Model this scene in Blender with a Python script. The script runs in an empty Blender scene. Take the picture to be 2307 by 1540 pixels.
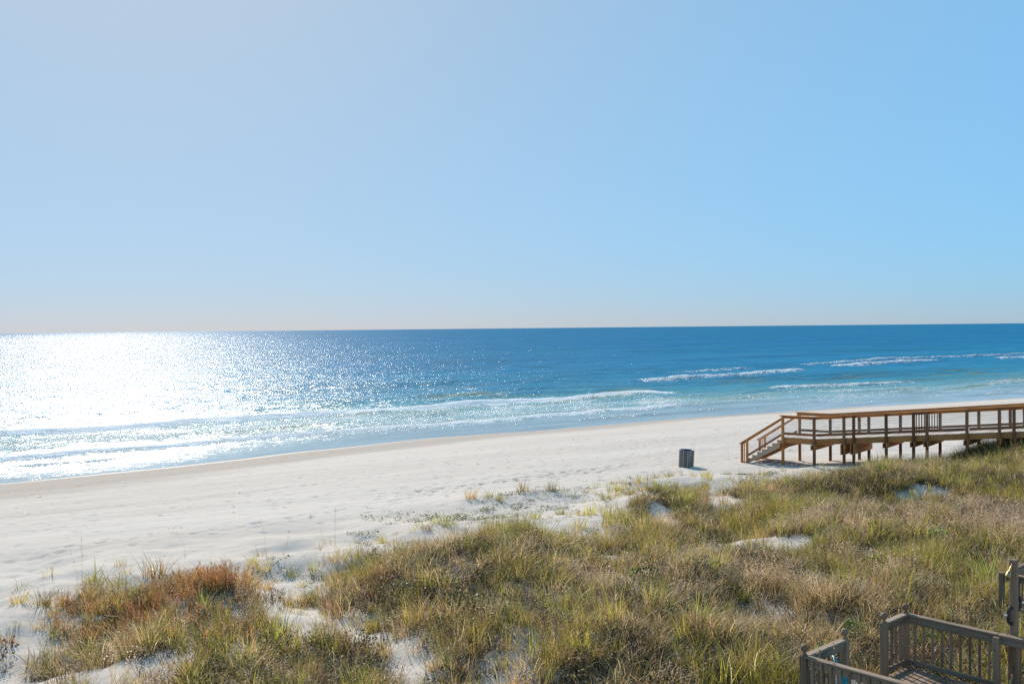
import bpy, bmesh, math, random
import numpy as np
from mathutils import Vector, Matrix, Quaternion

scene = bpy.context.scene
COL = scene.collection
R = math.radians

# ------------------------------------------------------------------ camera
cam_data = bpy.data.cameras.new('camera')
cam_data.sensor_width = 36.0
cam_data.lens = 36.0 * 2200.0 / 2307.0
cam_data.clip_start = 0.1
cam_data.clip_end = 120000.0
cam = bpy.data.objects.new('camera', cam_data)
COL.objects.link(cam)
cam.matrix_world = (Matrix.Translation((0, 0, 8.6)) @ Matrix.Rotation(R(90) - math.atan(31 / 2200), 4, 'X')
                    @ Matrix.Rotation(R(-0.571), 4, 'Z'))
scene.camera = cam

# ------------------------------------------------------------------ sky, sun, exposure
SUN_AZ, SUN_EL = R(-21.5), R(33)
world = bpy.data.worlds.new('World')
scene.world = world
world.use_nodes = True
wn, wl = world.node_tree.nodes, world.node_tree.links
wn.clear()
sky = wn.new('ShaderNodeTexSky')
sky.sky_type = 'NISHITA'
sky.sun_disc = False
sky.sun_elevation = SUN_EL
sky.sun_rotation = SUN_AZ
sky.altitude = 0
sky.air_density = 0.31
sky.dust_density = 0.75
sky.ozone_density = 7.0
bg = wn.new('ShaderNodeBackground')
bg.inputs['Strength'].default_value = 0.092
wo = wn.new('ShaderNodeOutputWorld')
# even tone curve over the whole sky: the photograph holds detail right up to the sun
SKY_P, SKY_REF = 0.22, 4.75
lum = wn.new('ShaderNodeRGBToBW')
rat = wn.new('ShaderNodeMath'); rat.operation = 'DIVIDE'; rat.inputs[1].default_value = SKY_REF
pw = wn.new('ShaderNodeMath'); pw.operation = 'POWER'; pw.inputs[1].default_value = SKY_P - 1.0
scl = wn.new('ShaderNodeVectorMath'); scl.operation = 'SCALE'
wl.new(sky.outputs[0], lum.inputs[0])
wl.new(lum.outputs[0], rat.inputs[0])
wl.new(rat.outputs[0], pw.inputs[0])
wl.new(sky.outputs[0], scl.inputs[0])
wl.new(pw.outputs[0], scl.inputs['Scale'])
sat = wn.new('ShaderNodeHueSaturation'); sat.inputs['Saturation'].default_value = 0.98; sat.inputs['Hue'].default_value = 0.463
wl.new(scl.outputs[0], sat.inputs['Color'])
wl.new(sat.outputs[0], bg.inputs[0])
wl.new(bg.outputs[0], wo.inputs[0])

sun_data = bpy.data.lights.new('sun', 'SUN')
sun_data.energy = 5.0
sun_data.angle = R(0.53)
sun_data.color = (1.0, 0.91, 0.78)
sun = bpy.data.objects.new('sun', sun_data)
COL.objects.link(sun)
SUN_DIR = Vector((math.sin(SUN_AZ) * math.cos(SUN_EL), math.cos(SUN_AZ) * math.cos(SUN_EL), math.sin(SUN_EL)))
sun.rotation_euler = SUN_DIR.to_track_quat('Z', 'Y').to_euler()
sun.location = SUN_DIR * 100

scene.view_settings.view_transform = 'Standard'
scene.view_settings.look = 'None'
scene.view_settings.exposure = 0.18
scene.view_settings.gamma = 1.0
scene.view_settings.use_curve_mapping = False
scene.cycles.use_denoising = False
scene.cycles.max_bounces = 8
scene.cycles.transparent_max_bounces = 8
scene.cycles.sample_clamp_indirect = 6.0

# ------------------------------------------------------------------ helpers
def tag(o, label=None, cat=None, group=None, kind=None):
    if label: o['label'] = label
    if cat: o['category'] = cat
    if group: o['group'] = group
    if kind: o['kind'] = kind
    return o

def link(name, mesh, mat=None, parent=None):
    o = bpy.data.objects.new(name, mesh)
    COL.objects.link(o)
    if mat is not None and not mesh.materials:
        mesh.materials.append(mat)
    if parent is not None:
        o.parent = parent
    return o

def thing(name, loc, label, cat, group=None):
    e = bpy.data.objects.new(name, None)
    e.empty_display_size = 0.3
    COL.objects.link(e)
    e.location = loc
    tag(e, label, cat, group)
    return e

def base_of(parent):
    off = Vector((0, 0, 0))
    while parent is not None:
        off = off + parent.location
        parent = parent.parent
    return off

_box_cache = {}
LOCAL = {}
def box_mesh(l, w, h, bev, mat):
    """box with its length along local X, centred"""
    key = (round(l, 3), round(w, 3), round(h, 3), bev, mat.name)
    if key in _box_cache:
        return _box_cache[key]
    bm = bmesh.new()
    bmesh.ops.create_cube(bm, size=1.0)
    for v in bm.verts:
        v.co = Vector((v.co.x * l, v.co.y * w, v.co.z * h))
    if bev > 0:
        bmesh.ops.bevel(bm, geom=bm.edges[:], offset=bev, segments=1, affect='EDGES')
    me = bpy.data.meshes.new('board')
    bm.to_mesh(me); bm.free()
    me.materials.append(mat)
    _box_cache[key] = me
    return me

def beam(name, p0, p1, w, h, mat, parent, bev=0.004, up=(0, 0, 1)):
    """board from p0 to p1 (world points, centre line), w across and h along 'up'"""
    p0, p1 = Vector(p0), Vector(p1)
    d = p1 - p0
    l = d.length
    x = d.normalized()
    z = Vector(up)
    if abs(z.dot(x)) > 0.99:
        z = Vector((0.78, -0.62, 0))
    y = z.cross(x).normalized()
    z = x.cross(y)
    o = link(name, box_mesh(l, w, h, bev, mat), None, parent)
    m = Matrix((x, y, z)).transposed().to_4x4()
    m.translation = (p0 + p1) / 2 - base_of(parent)
    o.matrix_local = m
    LOCAL[o.name] = m
    return o

def tube_mesh(path, r, sides=8, caps=True):
    bm = bmesh.new()
    pts = [Vector(p) for p in path]
    rings = []
    rs = r if isinstance(r, (list, tuple)) else [r] * len(pts)
    ref = Vector((0.31, 0.17, 0.93))
    for i, p in enumerate(pts):
        t = (pts[min(i + 1, len(pts) - 1)] - pts[max(i - 1, 0)]).normalized()
        if abs(t.dot(ref)) > 0.97:
            ref = Vector((0.9, 0.3, 0.1))
        a = t.cross(ref).normalized(); b = t.cross(a)
        rings.append([bm.verts.new(p + (a * math.cos(k * 2 * math.pi / sides) + b * math.sin(k * 2 * math.pi / sides)) * rs[i]) for k in range(sides)])
    for i in range(len(rings) - 1):
        for k in range(sides):
            bm.faces.new((rings[i][k], rings[i][(k + 1) % sides], rings[i + 1][(k + 1) % sides], rings[i + 1][k]))
    if caps:
        bm.faces.new(rings[0]); bm.faces.new(rings[-1])
    bmesh.ops.recalc_face_normals(bm, faces=bm.faces[:])
    me = bpy.data.meshes.new('tube')
    bm.to_mesh(me); bm.free()
    for p in me.polygons: p.use_smooth = True
    return me

def lathe_mesh(prof, sides=20, smooth=True):
    bm = bmesh.new()
    rings = [[bm.verts.new((r * math.cos(k * 2 * math.pi / sides), r * math.sin(k * 2 * math.pi / sides), z)) for k in range(sides)] for r, z in prof]
    for i in range(len(rings) - 1):
        for k in range(sides):
            bm.faces.new((rings[i][k], rings[i][(k + 1) % sides], rings[i + 1][(k + 1) % sides], rings[i + 1][k]))
    bmesh.ops.recalc_face_normals(bm, faces=bm.faces[:])
    me = bpy.data.meshes.new('lathe')
    bm.to_mesh(me); bm.free()
    if smooth:
        for p in me.polygons: p.use_smooth = True
    return me

def np_mesh(name, co, faces, loop_counts=None, smooth=False):
    """fast mesh: co (n,3), faces (m,k) or flat loops with loop_counts"""
    me = bpy.data.meshes.new(name)
    me.vertices.add(len(co))
    me.vertices.foreach_set('co', np.ascontiguousarray(co, dtype=np.float32).ravel())
    if loop_counts is None:
        k = faces.shape[1]
        loop_counts = np.full(len(faces), k, dtype=np.int32)
    flat = np.ascontiguousarray(faces, dtype=np.int32).ravel()
    me.loops.add(len(flat))
    me.loops.foreach_set('vertex_index', flat)
    starts = np.concatenate(([0], np.cumsum(loop_counts)[:-1])).astype(np.int32)
    me.polygons.add(len(loop_counts))
    me.polygons.foreach_set('loop_start', starts)
    if smooth:
        me.polygons.foreach_set('use_smooth', np.ones(len(loop_counts), dtype=bool))
    me.update(calc_edges=True)
    me.validate()
    return me

def grid_faces(nr, nc):
    i = np.arange(nr - 1)[:, None] * nc + np.arange(nc - 1)[None, :]
    return np.stack([i, i + 1, i + nc + 1, i + nc], axis=-1).reshape(-1, 4)

def set_attr(me, name, data):
    a = me.attributes.new(name, 'FLOAT', 'POINT')
    a.data.foreach_set('value', np.ascontiguousarray(data, dtype=np.float32).ravel())

def set_col(me, data):
    a = me.attributes.new('col', 'FLOAT_COLOR', 'POINT')
    d = np.ones((len(data), 4), dtype=np.float32); d[:, :3] = data
    a.data.foreach_set('color', d.ravel())

def material(name):
    m = bpy.data.materials.new(name)
    m.use_nodes = True
    nt = m.node_tree
    b = nt.nodes['Principled BSDF']
    return m, nt, b

class N:
    """short hand for building node trees"""
    def __init__(s, nt): s.nt = nt
    def new(s, t, **kw):
        n = s.nt.nodes.new(t)
        for k, v in kw.items():
            if k.startswith('i_'):
                n.inputs[k[2:].replace('_', ' ')].default_value = v
            else:
                setattr(n, k, v)
        return n
    def l(s, a, b): s.nt.links.new(a, b)
    def noise(s, vec, scale, detail=2.0, rough=0.5, dist=0.0):
        n = s.new('ShaderNodeTexNoise')
        n.inputs['Scale'].default_value = scale
        n.inputs['Detail'].default_value = detail
        n.inputs['Roughness'].default_value = rough
        n.inputs['Distortion'].default_value = dist
        if vec is not None: s.l(vec, n.inputs['Vector'])
        return n.outputs['Fac']
    def mapping(s, vec, scale=(1, 1, 1), rot=(0, 0, 0), loc=(0, 0, 0)):
        n = s.new('ShaderNodeMapping')
        n.inputs['Scale'].default_value = scale
        n.inputs['Rotation'].default_value = rot
        n.inputs['Location'].default_value = loc
        s.l(vec, n.inputs['Vector'])
        return n.outputs[0]
    def ramp(s, fac, stops, interp='LINEAR'):
        n = s.new('ShaderNodeValToRGB')
        n.color_ramp.interpolation = interp
        e = n.color_ramp.elements
        while len(e) < len(stops): e.new(0.5)
        for el, (p, c) in zip(e, stops):
            el.position = p
            el.color = (*c, 1) if hasattr(c, '__len__') else (c, c, c, 1)
        s.l(fac, n.inputs[0])
        return n.outputs[0]
    def math(s, op, a, b=None, clamp=False):
        n = s.new('ShaderNodeMath', operation=op, use_clamp=clamp)
        for i, v in enumerate((a, b)):
            if v is None: continue
            if isinstance(v, (int, float)): n.inputs[i].default_value = v
            else: s.l(v, n.inputs[i])
        return n.outputs[0]
    def mix(s, fac, a, b, blend='MIX'):
        n = s.new('ShaderNodeMix', data_type='RGBA', blend_type=blend)
        for i, v in ((0, fac), (6, a), (7, b)):
            if isinstance(v, (int, float)) and i == 0: n.inputs[i].default_value = v
            elif hasattr(v, '__len__'): n.inputs[i].default_value = (*v, 1)
            else: s.l(v, n.inputs[i])
        return n.outputs[2]
    def attr(s, name):
        n = s.new('ShaderNodeAttribute', attribute_name=name)
        return n
    def bump(s, height, strength, dist, normal=None):
        n = s.new('ShaderNodeBump')
        n.inputs['Strength'].default_value = strength
        n.inputs['Distance'].default_value = dist
        s.l(height, n.inputs['Height'])
        if normal is not None: s.l(normal, n.inputs['Normal'])
        return n.outputs[0]

# ------------------------------------------------------------------ shore frame
# u runs along the shore, v runs from the waterline inland
TH = math.atan(0.64171)
EX, EY = math.cos(TH), math.sin(TH)
S0 = 78.147
def to_uv(X, Y):
    return X * EX + (Y - S0) * EY, X * EY - (Y - S0) * EX
def to_xy(u, v):
    return u * EX + v * EY, S0 + u * EY - v * EX

def smooth_noise(x, y, seed, scale):
    """value noise, vectorised"""
    x = np.asarray(x, dtype=np.float64) / scale; y = np.asarray(y, dtype=np.float64) / scale
    xi = np.floor(x).astype(np.int64); yi = np.floor(y).astype(np.int64)
    fx = x - xi; fy = y - yi
    fx = fx * fx * (3 - 2 * fx); fy = fy * fy * (3 - 2 * fy)
    def h(a, b):
        n = (a * 374761393 + b * 668265263 + seed * 1442695041) & 0x7fffffff
        n = ((n ^ (n >> 13)) * 1274126177) & 0x7fffffff
        n = n ^ (n >> 16)
        return (n & 0xffff) / 65535.0
    return ((h(xi, yi) * (1 - fx) + h(xi + 1, yi) * fx) * (1 - fy) + (h(xi, yi + 1) * (1 - fx) + h(xi + 1, yi + 1) * fx) * fy) * 2 - 1

def sstep(a, b, x):
    t = np.clip((x - a) / (b - a), 0, 1)
    return t * t * (3 - 2 * t)

SHORE_U = [-300, -60, -37, -29, -22, -12.5, -7, -3, 4, 18.7, 25, 41, 67, 300]
SHORE_V = [7, 5, 3.5, 2.6, 0.7, -0.5, -2.0, -2.1, -1.5, -2.5, -1.6, -0.2, 3.8, 9]
def shore_v(u):
    s = np.zeros_like(np.asarray(u, dtype=np.float64))
    for k in (-3, -1.5, 0, 1.5, 3):
        s = s + np.interp(np.asarray(u) + k, SHORE_U, SHORE_V) / 5
    return s + 0.28 * smooth_noise(u, np.zeros_like(s), 5, 4.5) + 0.5 * smooth_noise(u, np.zeros_like(s), 6, 13.0)

PROF_V = [-900, -200, -60, -30, -10, -3, 0, 4, 9, 15, 22, 30, 38, 48, 70, 140, 4000]
PROF_Z = [-30, -9, -3, -1.7, -0.7, -0.22, 0.04, 0.42, 0.85, 1.18, 1.45, 1.70, 1.85, 2.0, 2.4, 2.8, 4]
# dune hummocks: X, Y, radius x, radius y, height
HUMMOCKS = [(-7.9, 22.9, 2.9, 1.9, 0.42), (-9.9, 18.8, 1.6, 2.2, -0.35), (-12.5, 20.5, 2.5, 2.5, -0.25), (-4.6, 21.6, 1.2, 2.0, -0.2),
            (-2.0, 25.5, 2.6, 2.0, 0.55), (0.8, 27.8, 2.6, 2.2, 0.45), (-1.0, 20.5, 2.2, 1.6, 0.35), (2.6, 23.0, 3.0, 2.2, 0.35),
            (7.6, 41.0, 2.6, 2.0, 0.45), (5.0, 35.5, 2.2, 2.4, 0.4), (9.8, 36.5, 2.4, 2.0, 0.5), (13.0, 38.0, 3.0, 2.6, 0.55),
            (7.0, 31.0, 1.8, 1.6, -0.25), (11.0, 31.0, 3.0, 2.4, 0.4), (18.5, 36.0, 4.0, 4.0, 0.75), (24.0, 41.0, 6.0, 5.0, 1.25),
            (14.0, 26.0, 3.5, 3.5, 0.45), (20.0, 28.0, 5, 4, 0.8), (-6.7, 28.2, 2.2, 0.9, 0.22), (-2.3, 32.5, 2.0, 1.0, 0.25),
            (-0.8, 38.8, 1.6, 0.9, 0.22), (1.2, 40.2, 1.6, 0.9, 0.2), (-9.6, 26.9, 1.3, 0.7, 0.25), (4.5, 19.0, 2.0, 1.8, 0.25), (9.0, 22.5, 2.0, 2.0, 0.2)]

def ground_z(X, Y, fine=True):
    X = np.asarray(X, dtype=np.float64); Y = np.asarray(Y, dtype=np.float64)
    u, v = to_uv(X, Y)
    ve = v - shore_v(u) * np.clip(1 - v / 22.0, 0, 1)
    z = np.zeros_like(X)
    for k, w in ((-2, 1), (-1, 2), (0, 3), (1, 2), (2, 1)):
        z = z + w / 9.0 * np.interp(ve + k * np.clip(np.abs(ve) / 10, 0.1, 1.0), PROF_V, PROF_Z)
    for (cx, cy, rx, ry, a) in HUMMOCKS:
        z = z + a * np.exp(-((X - cx) / rx) ** 2 - ((Y - cy) / ry) ** 2)
    dune = sstep(29, 38, v)
    z = z + dune * (0.30 * smooth_noise(X, Y, 1, 2.4) + 0.07 * smooth_noise(X, Y, 2, 0.9))
    dry = sstep(8, 20, ve)
    z = z + dry * 0.026 * smooth_noise(u, v * 2.6, 3, 3.5)
    if fine:
        # low wind scarps and wheel ruts running along the shore
        z = z + dry * 0.022 * np.abs(smooth_noise(u * 0.16 + 0.4 * smooth_noise(u, v, 8, 6), v * 2.2, 4, 1.4))
        for vr, ph in ((17.4, 0.0), (19.2, 0.0), (25.6, 2.0), (27.4, 2.0), (22.0, 4.0)):
            off = v - (vr + 0.9 * np.sin(u * 0.045 + ph) - 0.03 * u)
            z = z - 0.03 * np.exp(-(off / 0.16) ** 2) * (0.6 + 0.4 * smooth_noise(u, v, 9, 2))
        z = z + dune * 0.03 * smooth_noise(X, Y, 6, 0.35)
        z = z + dry * 0.012 * smooth_noise(X, Y, 7, 0.3)
    return z

def gz(x, y):
    return float(ground_z(np.array([x]), np.array([y]), False)[0])
# ------------------------------------------------------------------ sand and ground
def sand_material():
    m, nt, b = material('sand')
    n = N(nt)
    geo = n.new('ShaderNodeNewGeometry').outputs['Position']
    rot = n.mapping(geo, rot=(0, 0, -TH))
    big = n.noise(n.mapping(rot, scale=(0.05, 0.25, 1)), 1.0, 4, 0.6)
    fine = n.noise(geo, 14.0, 5, 0.7)
    dry = n.mix(n.ramp(big, [(0.35, 0.0), (0.65, 1.0)]), (0.495, 0.430, 0.372), (0.555, 0.490, 0.432))
    dry = n.mix(n.ramp(fine, [(0.3, 0.35), (0.6, 0.0)]), dry, (0.41, 0.355, 0.305))
    # dark scraps of weed and shell, in loose drift lines
    sp = n.noise(n.mapping(rot, scale=(3.2, 7.5, 4)), 1.0, 2, 0.5)
    band = n.noise(n.mapping(rot, scale=(0.05, 0.5, 1)), 1.0, 3, 0.6)
    spm = n.math('MULTIPLY', n.ramp(sp, [(0.66, 0.0), (0.71, 0.9)]), n.ramp(band, [(0.40, 0.0), (0.58, 1.0)]))
    dry = n.mix(spm, dry, (0.30, 0.26, 0.22))
    litter = n.attr('litter').outputs['Fac']
    lit_n = n.noise(geo, 9.0, 6, 0.75)
    lit = n.math('MULTIPLY', litter, n.ramp(lit_n, [(0.25, 0.0), (0.5, 1.0)]))
    dry = n.mix(lit, dry, n.mix(n.noise(geo, 30.0, 3), (0.16, 0.11, 0.07), (0.36, 0.27, 0.18)))
    damp = n.attr('damp').outputs['Fac']
    dry = n.mix(n.math('MULTIPLY', damp, 0.95), dry, (0.35, 0.295, 0.25))
    wet = n.attr('wet').outputs['Fac']
    col = n.mix(wet, dry, (0.29, 0.24, 0.20))
    n.l(col, b.inputs['Base Color'])
    rg = n.new('ShaderNodeMapRange')
    rg.inputs['To Min'].default_value = 0.95; rg.inputs['To Max'].default_value = 0.22
    n.l(n.math('POWER', wet, 2.0), rg.inputs['Value'])
    n.l(rg.outputs[0], b.inputs['Roughness'])
    b.inputs['Specular IOR Level'].default_value = 0.3
    dimple = n.new('ShaderNodeTexVoronoi', feature='SMOOTH_F1')
    dimple.inputs['Scale'].default_value = 2.3
    dimple.inputs['Smoothness'].default_value = 0.4
    n.l(geo, dimple.inputs['Vector'])
    dm = n.math('MULTIPLY', n.ramp(dimple.outputs['Distance'], [(0.0, 0.0), (0.28, 1.0)]), n.ramp(n.noise(rot, 0.12, 3), [(0.42, 0.0), (0.6, 1.0)]))
    hh = n.math('ADD', n.math('MULTIPLY', n.noise(geo, 5.0, 6, 0.7), 0.9), n.math('MULTIPLY', dm, 0.5))
    dryness = n.math('SUBTRACT', 1.0, wet)
    hh = n.math('MULTIPLY', hh, dryness)
    n.l(n.bump(hh, 0.3, 0.05), b.inputs['Normal'])
    return m

def grow(start, step, stop, ratio):
    out = []; x = start; s = step
    while x < stop:
        s *= ratio; x += s; out.append(x)
    return out

UU = np.array([-a for a in grow(62, 0.3, 6000, 1.22)][::-1] + list(np.arange(-62, 12, 0.13)) + list(np.arange(12, 85, 0.32)) + grow(85, 0.4, 6000, 1.2))
VV = np.array([-a for a in grow(4, 0.3, 900, 1.25)][::-1] + list(np.arange(-4, 50, 0.135)) + list(np.arange(50, 70, 0.3)) + grow(70, 0.5, 4000, 1.25))
ug, vg = np.meshgrid(UU, VV)
gx, gy = to_xy(ug, vg)
gzv = ground_z(gx, gy)
rng = np.random.default_rng(11)

# footprints: trails of dents pressed into the sheet
def trail(u0, v0, u1, v1, n, wob, depth):
    t = np.linspace(0, 1, n)
    u = u0 + (u1 - u0) * t + rng.normal(0, 0.12, n)
    v = v0 + (v1 - v0) * t + wob * np.sin(t * 9 + rng.uniform(0, 6)) + rng.normal(0, 0.16, n)
    return [(a, c, 1.35 * depth * rng.uniform(0.4, 1.4)) for a, c in zip(u, v)]
feet = []
for a in [(-48, 9, 6, 2.0, 76, 0.5, 0.06), (-50, 10.5, -12, 5.2, 52, 0.4, 0.055), (-52, 27, -10, 26, 60, 0.8, 0.05), (-46, 33, -20, 30, 40, 0.5, 0.055),
          (-30, 24, 20, 22, 70, 1.0, 0.045), (-24, 28.5, -10.5, 27.3, 40, 0.2, 0.085), (-25, 29.2, -11, 27.8, 40, 0.3, 0.08), (-12, 30, 14, 26, 44, 0.6, 0.05),
          (-50, 36, -38, 34, 22, 0.5, 0.06), (-49, 42, -43, 38, 26, 0.6, 0.07), (-48, 44, -44, 39, 22, 0.8, 0.07), (-45, 31.5, -33, 32.5, 26, 0.8, 0.06)]:
    feet += trail(*a)
for k in range(800):
    feet.append((rng.uniform(-55, 12), rng.uniform(9, 34), rng.uniform(0.02, 0.065)))
for (fu, fv, fd) in feet:
    i0, i1 = np.searchsorted(UU, (fu - 0.5, fu + 0.5)); j0, j1 = np.searchsorted(VV, (fv - 0.5, fv + 0.5))
    if i1 - i0 < 3 or j1 - j0 < 3: continue
    du = (ug[j0:j1, i0:i1] - fu) / 0.17; dv = (vg[j0:j1, i0:i1] - fv) / 0.13
    r2 = du * du + dv * dv
    gzv[j0:j1, i0:i1] += fd * (0.35 * np.exp(-((np.sqrt(r2) - 1.6) / 0.5) ** 2) - np.exp(-r2))

ground_me = np_mesh('beach', np.stack([gx, gy, gzv], -1).reshape(-1, 3), grid_faces(len(VV), len(UU))[:, ::-1], smooth=True)
ve_g = vg - shore_v(ug)
set_attr(ground_me, 'wet', sstep(2.2 + 0.6 * smooth_noise(ug, vg, 31, 4), 0.2, ve_g))
set_attr(ground_me, 'damp', sstep(1.0, -0.6, (ve_g - np.interp(ug, [-60, -30, -5, 20, 60], [13.0, 11.5, 7.5, 4.5, 3.2])) / 2.0 + 0.8 * smooth_noise(ug * 0.25, vg * 1.5, 33, 2.5)))
# ------------------------------------------------------------------ where the dune plants grow (world metres)
MAIN_STAND = [(-5.6, 24.3), (-5.0, 26.3), (-3.7, 27.3), (-2.0, 28.3), (-0.1, 29.3), (1.8, 29.7), (3.6, 32.5), (4.6, 37.2), (6.8, 40.0), (8.5, 38.5), (10.6, 39.1), (13.1, 41.6), (17.1, 44.4), (26.3, 50.2), (38.4, 54.6), (23.7, 29.8), (8.5, 12.1), (1.9, 12.2), (-0.5, 15.8), (-2.3, 18.5), (-3.2, 20.6), (-4.4, 22.7)]
LEFT_STAND = [(-9.6, 20.9), (-10.2, 22.9), (-10.0, 24.5), (-8.5, 24.6), (-6.8, 24.0), (-5.4, 21.7), (-4.2, 20.7), (-3.3, 19.3), (-2.1, 17.8), (-0.4, 14.8), (-2.0, 12.3), (-5.9, 14.9), (-7.5, 17.5), (-8.6, 19.0)]
CLEARINGS = [(-4.9, 22.8, 0.62, 0.40), (-3.9, 21.7, 0.59, 0.36), (-2.9, 20.5, 0.56, 0.33), (-2.1, 19.8, 0.40, 0.25), (-4.3, 19.8, 0.32, 0.22), (-9.6, 22.3, 0.35, 0.24), (3.3, 27.8, 1.07, 0.92), (7.9, 36.9, 0.75, 1.72), (6.7, 30.0, 1.02, 1.39), (7.5, 28.2, 0.96, 0.89), (14.7, 35.2, 0.96, 0.61), (2.0, 28.4, 0.64, 0.68), (5.2, 33.6, 0.69, 1.11), (-2.0, 21.5, 0.39, 0.26), (-0.5, 18.4, 0.29, 0.19), (-1.3, 19.3, 0.26, 0.16), (-5.4, 19.6, 0.36, 0.27), (5.7, 29.1, 0.53, 0.60)]
PATCHES = [(-8.2, 23.2, 2.41, 2.07, 'red'), (-9.3, 23.9, 1.30, 1.00, 'red'), (-6.2, 22.1, 1.10, 1.03, 'red'), (-9.1, 21.9, 1.49, 1.01, 'red'), (-1.7, 23.9, 2.48, 1.80, 'shrub'), (-0.1, 21.3, 1.54, 1.12, 'shrub'), (1.3, 26.4, 2.63, 1.96, 'shrub'), (-3.1, 26.0, 1.42, 0.95, 'dry'), (8.8, 34.4, 1.87, 2.07, 'shrub'), (17.3, 40.2, 2.92, 1.59, 'shrub'), (7.2, 23.9, 0.65, 1.20, 'shrub'), (15.5, 31.1, 0.84, 2.70, 'shrub'), (-2.2, 18.8, 1.54, 0.75, 'shrub'), (1.7, 19.6, 2.47, 1.61, 'dry'), (4.5, 21.6, 2.53, 1.95, 'dry'), (4.7, 19.2, 1.73, 1.55, 'dry'), (3.7, 24.1, 2.18, 1.63, 'dry'), (-8.0, 20.3, 1.84, 1.16, 'dry'), (4.3, 32.2, 2.19, 1.82, 'dry'), (7.0, 20.8, 1.41, 1.52, 'dry'), (1.6, 20.7, 0.56, 0.91, 'seed'), (3.5, 23.8, 1.73, 1.00, 'seed'), (5.9, 25.7, 1.75, 1.16, 'seed'), (12.3, 30.5, 3.03, 1.95, 'seed'), (8.4, 28.7, 1.95, 1.45, 'seed'), (14.3, 28.4, 0.77, 2.81, 'seed'), (6.7, 23.1, 0.94, 1.13, 'seed'), (1.6, 24.5, 0.67, 0.59, 'seed'), (9.2, 25.7, 3.01, 2.54, 'green'), (6.5, 35.7, 2.88, 3.97, 'green'), (18.9, 42.2, 4.95, 3.72, 'green'), (-0.5, 19.3, 1.92, 1.05, 'green'), (16.4, 34.0, 2.77, 2.43, 'green'), (0.3, 28.0, 1.65, 1.65, 'green'), (-4.4, 27.1, 1.47, 1.03, 'green'), (-5.7, 18.9, 1.29, 1.01, 'green')]
CREEPER = [(-3.1, 33.5, 2.72, 3.14), (-1.5, 34.9, 1.90, 2.13), (-6.7, 27.4, 1.12, 0.74), (-5.4, 25.6, 0.70, 0.92), (1.6, 37.5, 3.06, 2.46), (12.8, 43.7, 3.96, 1.87), (3.1, 40.0, 2.18, 1.57), (-3.8, 30.2, 1.64, 1.28)]
TUFT_SPOTS = [(-9.84, 26.66), (-11.03, 25.61), (-8.01, 25.49), (-12.06, 23.61), (-11.35, 23.37), (-10.79, 22.84), (-11.08, 21.28), (-7.03, 27.34), (-7.44, 27.71), (-7.10, 26.00), (-6.49, 25.44), (-4.19, 30.87), (-2.86, 31.68), (-2.15, 31.99), (-1.03, 38.46), (-1.69, 38.29), (0.42, 39.83), (1.52, 40.09), (2.11, 32.49), (2.70, 34.37), (4.36, 36.43), (1.70, 35.68), (6.02, 41.53), (5.22, 40.43), (6.87, 42.70), (8.53, 43.22), (0.74, 34.07), (-0.56, 38.13), (-2.62, 32.29), (-9.19, 26.54), (-10.51, 25.77), (3.27, 33.79), (4.27, 39.39), (-6.17, 27.15), (-5.05, 27.77)]
STALK_SPOTS = [(-11.03, 24.63), (-10.84, 24.42), (-8.43, 25.16), (-10.62, 22.56), (-7.23, 28.40), (-5.13, 27.88), (0.83, 31.84), (9.19, 41.33), (9.70, 41.90), (7.72, 42.02), (10.57, 42.71), (-6.43, 27.16)]
SHOWER_PLANT = [(11.25, 23.20)]


def in_poly(X, Y, poly):
    """signed-ish soft inside test: even-odd rule plus distance to the edge"""
    X = np.asarray(X); Y = np.asarray(Y)
    ins = np.zeros(X.shape, dtype=bool); dmin = np.full(X.shape, 1e9)
    n = len(poly)
    for i in range(n):
        x0, y0 = poly[i]; x1, y1 = poly[(i + 1) % n]
        cond = (y0 > Y) != (y1 > Y)
        with np.errstate(divide='ignore', invalid='ignore'):
            xi = (x1 - x0) * (Y - y0) / ((y1 - y0) if y1 != y0 else 1e-9) + x0
        ins ^= cond & (X < xi)
        dx, dy = x1 - x0, y1 - y0
        tt = np.clip(((X - x0) * dx + (Y - y0) * dy) / (dx * dx + dy * dy), 0, 1)
        dmin = np.minimum(dmin, np.hypot(X - x0 - tt * dx, Y - y0 - tt * dy))
    return np.where(ins, dmin, -dmin)

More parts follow.
